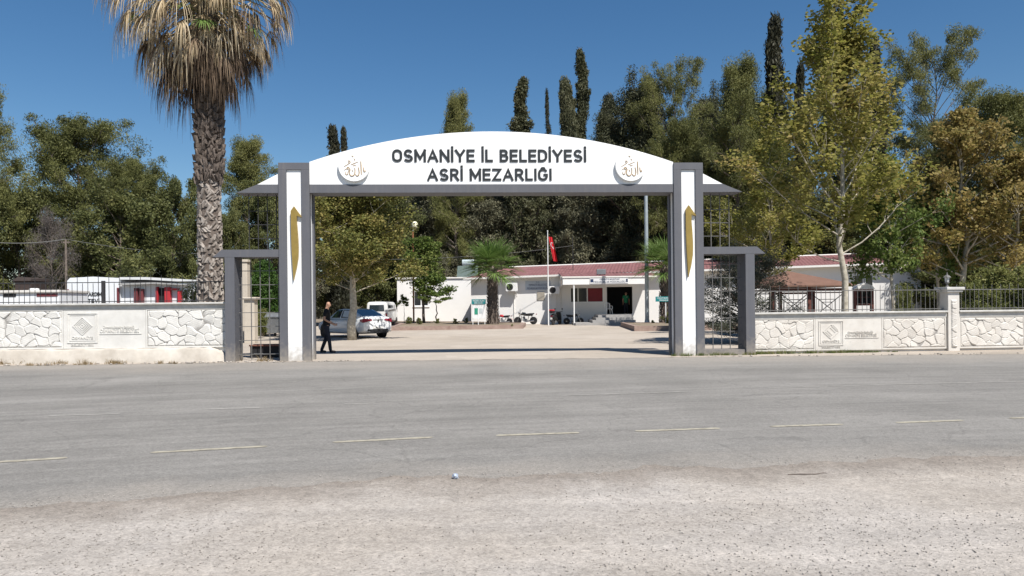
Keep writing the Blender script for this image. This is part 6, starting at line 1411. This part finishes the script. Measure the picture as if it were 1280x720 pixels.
def person(label, loc, rz, pose, shirt, trous, shoes, sc_=1.0, logo=None):
    """figure faces +x in its own frame; y is to its left"""
    o = thing('person', label, 'person', loc, rz); o.scale = (sc_,)*3
    p = pose; hip = Vector((0, 0, .93)); ch = Vector(p.get('chest', (.01, 0, 1.32))); nk = Vector(p.get('neck', (.0, 0, 1.49)))
    hd = nk+Vector(p.get('head', (.035, 0, .145)))
    J = []; E = []
    J.append((tuple(hip), .085, .12)); J.append(((.005, 0, 1.12), .085, .115)); E.append((0, 1)); J.append((tuple(ch), .095, .14)); E.append((1, 2)); J.append((tuple(nk-Vector((0, 0, .04))), .07, .08)); E.append((2, 3)); J.append((tuple(nk+Vector((.005, 0, .03))), .052)); E.append((3, 4))
    J.append((tuple(hd-Vector((-.012, 0, .045))), .070, .064)); E.append((4, 5)); J.append((tuple(hd+Vector((.0, 0, .03))), .088, .072)); E.append((5, 6)); J.append((tuple(hd+Vector((-.008, 0, .085))), .06, .052)); E.append((6, 7))
    # face: brow, nose, chin; ears
    J.append((tuple(hd+Vector((.092, 0, -.012))), .010, .012)); E.append((5, 8)); J.append((tuple(hd+Vector((.062, 0, -.082))), .022, .026)); E.append((5, 9))
    arms = {}
    for s_, key in ((1, 'L'), (-1, 'R')):
        sh = Vector((0, s_*.185, 1.43)); el, wr, pdv, sdv = p['arm'+key]; i = len(J)
        J.append((tuple(sh), .050)); E.append((2, i)); J.append((el, .042)); E.append((i, i+1)); J.append((wr, .027, .024)); E.append((i+1, i+2)); hand(J, E, i+2, pdv, sdv); arms[key] = (sh, Vector(el), Vector(wr))
    legs = {}
    for s_, key in ((1, 'L'), (-1, 'R')):
        kn, an_, toe = p['leg'+key]; i = len(J); J.append(((0.0, s_*.09, .87), .085)); E.append((0, i)); J.append((kn, .055)); E.append((i, i+1)); J.append((an_, .036)); E.append((i+1, i+2)); J.append((toe, .03, .04)); E.append((i+2, i+3)); legs[key] = (Vector(kn), Vector(an_), Vector(toe))
    skinned('body', J, E, m_skin, o)
    for s_ in (-1, 1): M = MB(); M.lathe([(.004, -.03), (.014, -.02), (.018, 0), (.014, .022), (.004, .03)], 8, T(*(hd+Vector((-.005, s_*.074, .0))))); M.build('ear', m_skin, o, True)
    M = MB()
    for s_ in (-1, 1): M.lathe([(.001, -.006), (.011, 0), (.001, .006)], 8, T(*(hd+Vector((.078, s_*.03, .008))), ry=R(90)))
    M.box(-.004, .004, -.022, .022, -.003, .003, T(*(hd+Vector((.083, 0, -.050))))); M.build('eyes_and_mouth', mat('eye_dark', (.06, .03, .025), .5, .05, 4), o)
    J = [((0, 0, .84), .140, .170), ((0, 0, .98), .132, .165), ((.005, 0, 1.12), .126, .158), (tuple(ch), .134, .185), (tuple(nk-Vector((0, 0, .065))), .088, .11), (tuple(nk-Vector((0, 0, .02))), .066, .07)]; E = [(0, 1), (1, 2), (2, 3), (3, 4), (4, 5)]
    for key in 'LR':
        sh, el, wr = arms[key]; i = len(J); J.append((tuple(sh), .080)); E.append((3, i)); J.append((tuple(sh.lerp(el, .78)), .062)); E.append((i, i+1))
    sh_ = skinned('shirt', J, E, shirt, o, 0)
    if logo:
        M = MB(); M.box(.128, .136, .04, .09, 1.33, 1.38); M.build('chest_badge', logo, sh_)
    J = [((0, 0, .97), .115, .150), ((0, 0, .86), .12, .155)]; E = [(0, 1)]
    for s_, key in ((1, 'L'), (-1, 'R')):
        kn, an_, toe = legs[key]; i = len(J); J.append(((0.0, s_*.092, .80), .098)); E.append((1, i)); J.append((tuple(kn), .070)); E.append((i, i+1)); J.append((tuple(an_+Vector((0, 0, -.035))), .056)); E.append((i+1, i+2))
    skinned('trousers', J, E, trous, o, 0)
    for key in 'LR':
        kn, an_, toe = legs[key]; d = (toe-an_); d.z = 0; d.normalize()
        J = [(tuple(an_-d*.045-Vector((0, 0, an_.z-.045))), .042, .045), (tuple(an_+d*.06-Vector((0, 0, an_.z-.045))), .045, .048), (tuple(an_+d*.17-Vector((0, 0, an_.z-.036))), .033, .044), (tuple(an_-Vector((0, 0, .01))), .048)]
        skinned('shoe', J, [(0, 1), (1, 2), (1, 3)], shoes, o, 1)
    return o, arms
walk = dict(chest=(.0, 0, 1.32), neck=(.02, 0, 1.49), head=(.045, 0, .14),
    armL=((-.03, .24, 1.13), (.20, .20, .99), (.95, -.1, -.2), (0, 0, 1)), armR=((-.07, -.24, 1.14), (.19, -.20, .98), (.9, .1, -.25), (0, 0, 1)),
    legL=((-.02, .10, .49), (-.19, .11, .09), (-.06, .12, .035)), legR=((.08, -.10, .49), (.13, -.10, .085), (.28, -.11, .035)))
mx, my = G(408.5, 441.2)
pz, arms = person('bald man in black t-shirt and dark trousers standing in profile beside the left pillar', (mx, my, 0), R(12), walk, m_shirt, m_jean, m_shoe, 1.03)
o = tag(MB().box(-.035, .035, -.006, .006, -.07, .07, bev=.004).build('folded_paper', m_pvc), 'small white folded paper held in the hands of the bald man', 'paper')
o.location = Matrix.Rotation(R(12), 3, 'Z') @ Vector((.31, .18, .97))*1.03+Vector((mx, my, 0)); o.rotation_euler = (0, R(30), R(60))
stand = dict(armL=((.02, .25, 1.14), (.06, .25, .88), (.1, 0, -1), (1, 0, 0)), armR=((.02, -.25, 1.14), (.06, -.25, .88), (.1, 0, -1), (1, 0, 0)),
    legL=((.02, .10, .48), (0, .11, .09), (.15, .13, .035)), legR=((.02, -.10, .48), (0, -.11, .09), (.15, -.13, .035)))
m_gshirt = mat('green_shirt', (.01, .16, .075), .8, .08, 6)
person('person in green shirt and dark trousers standing in the shadowed office doorway', (XZ(782.5, 390, 59.6)[0], 59.6, .78), R(-85), stand, m_gshirt, m_jean, m_shoe, 1.0, m_fw)
bpy.context.view_layer.update()
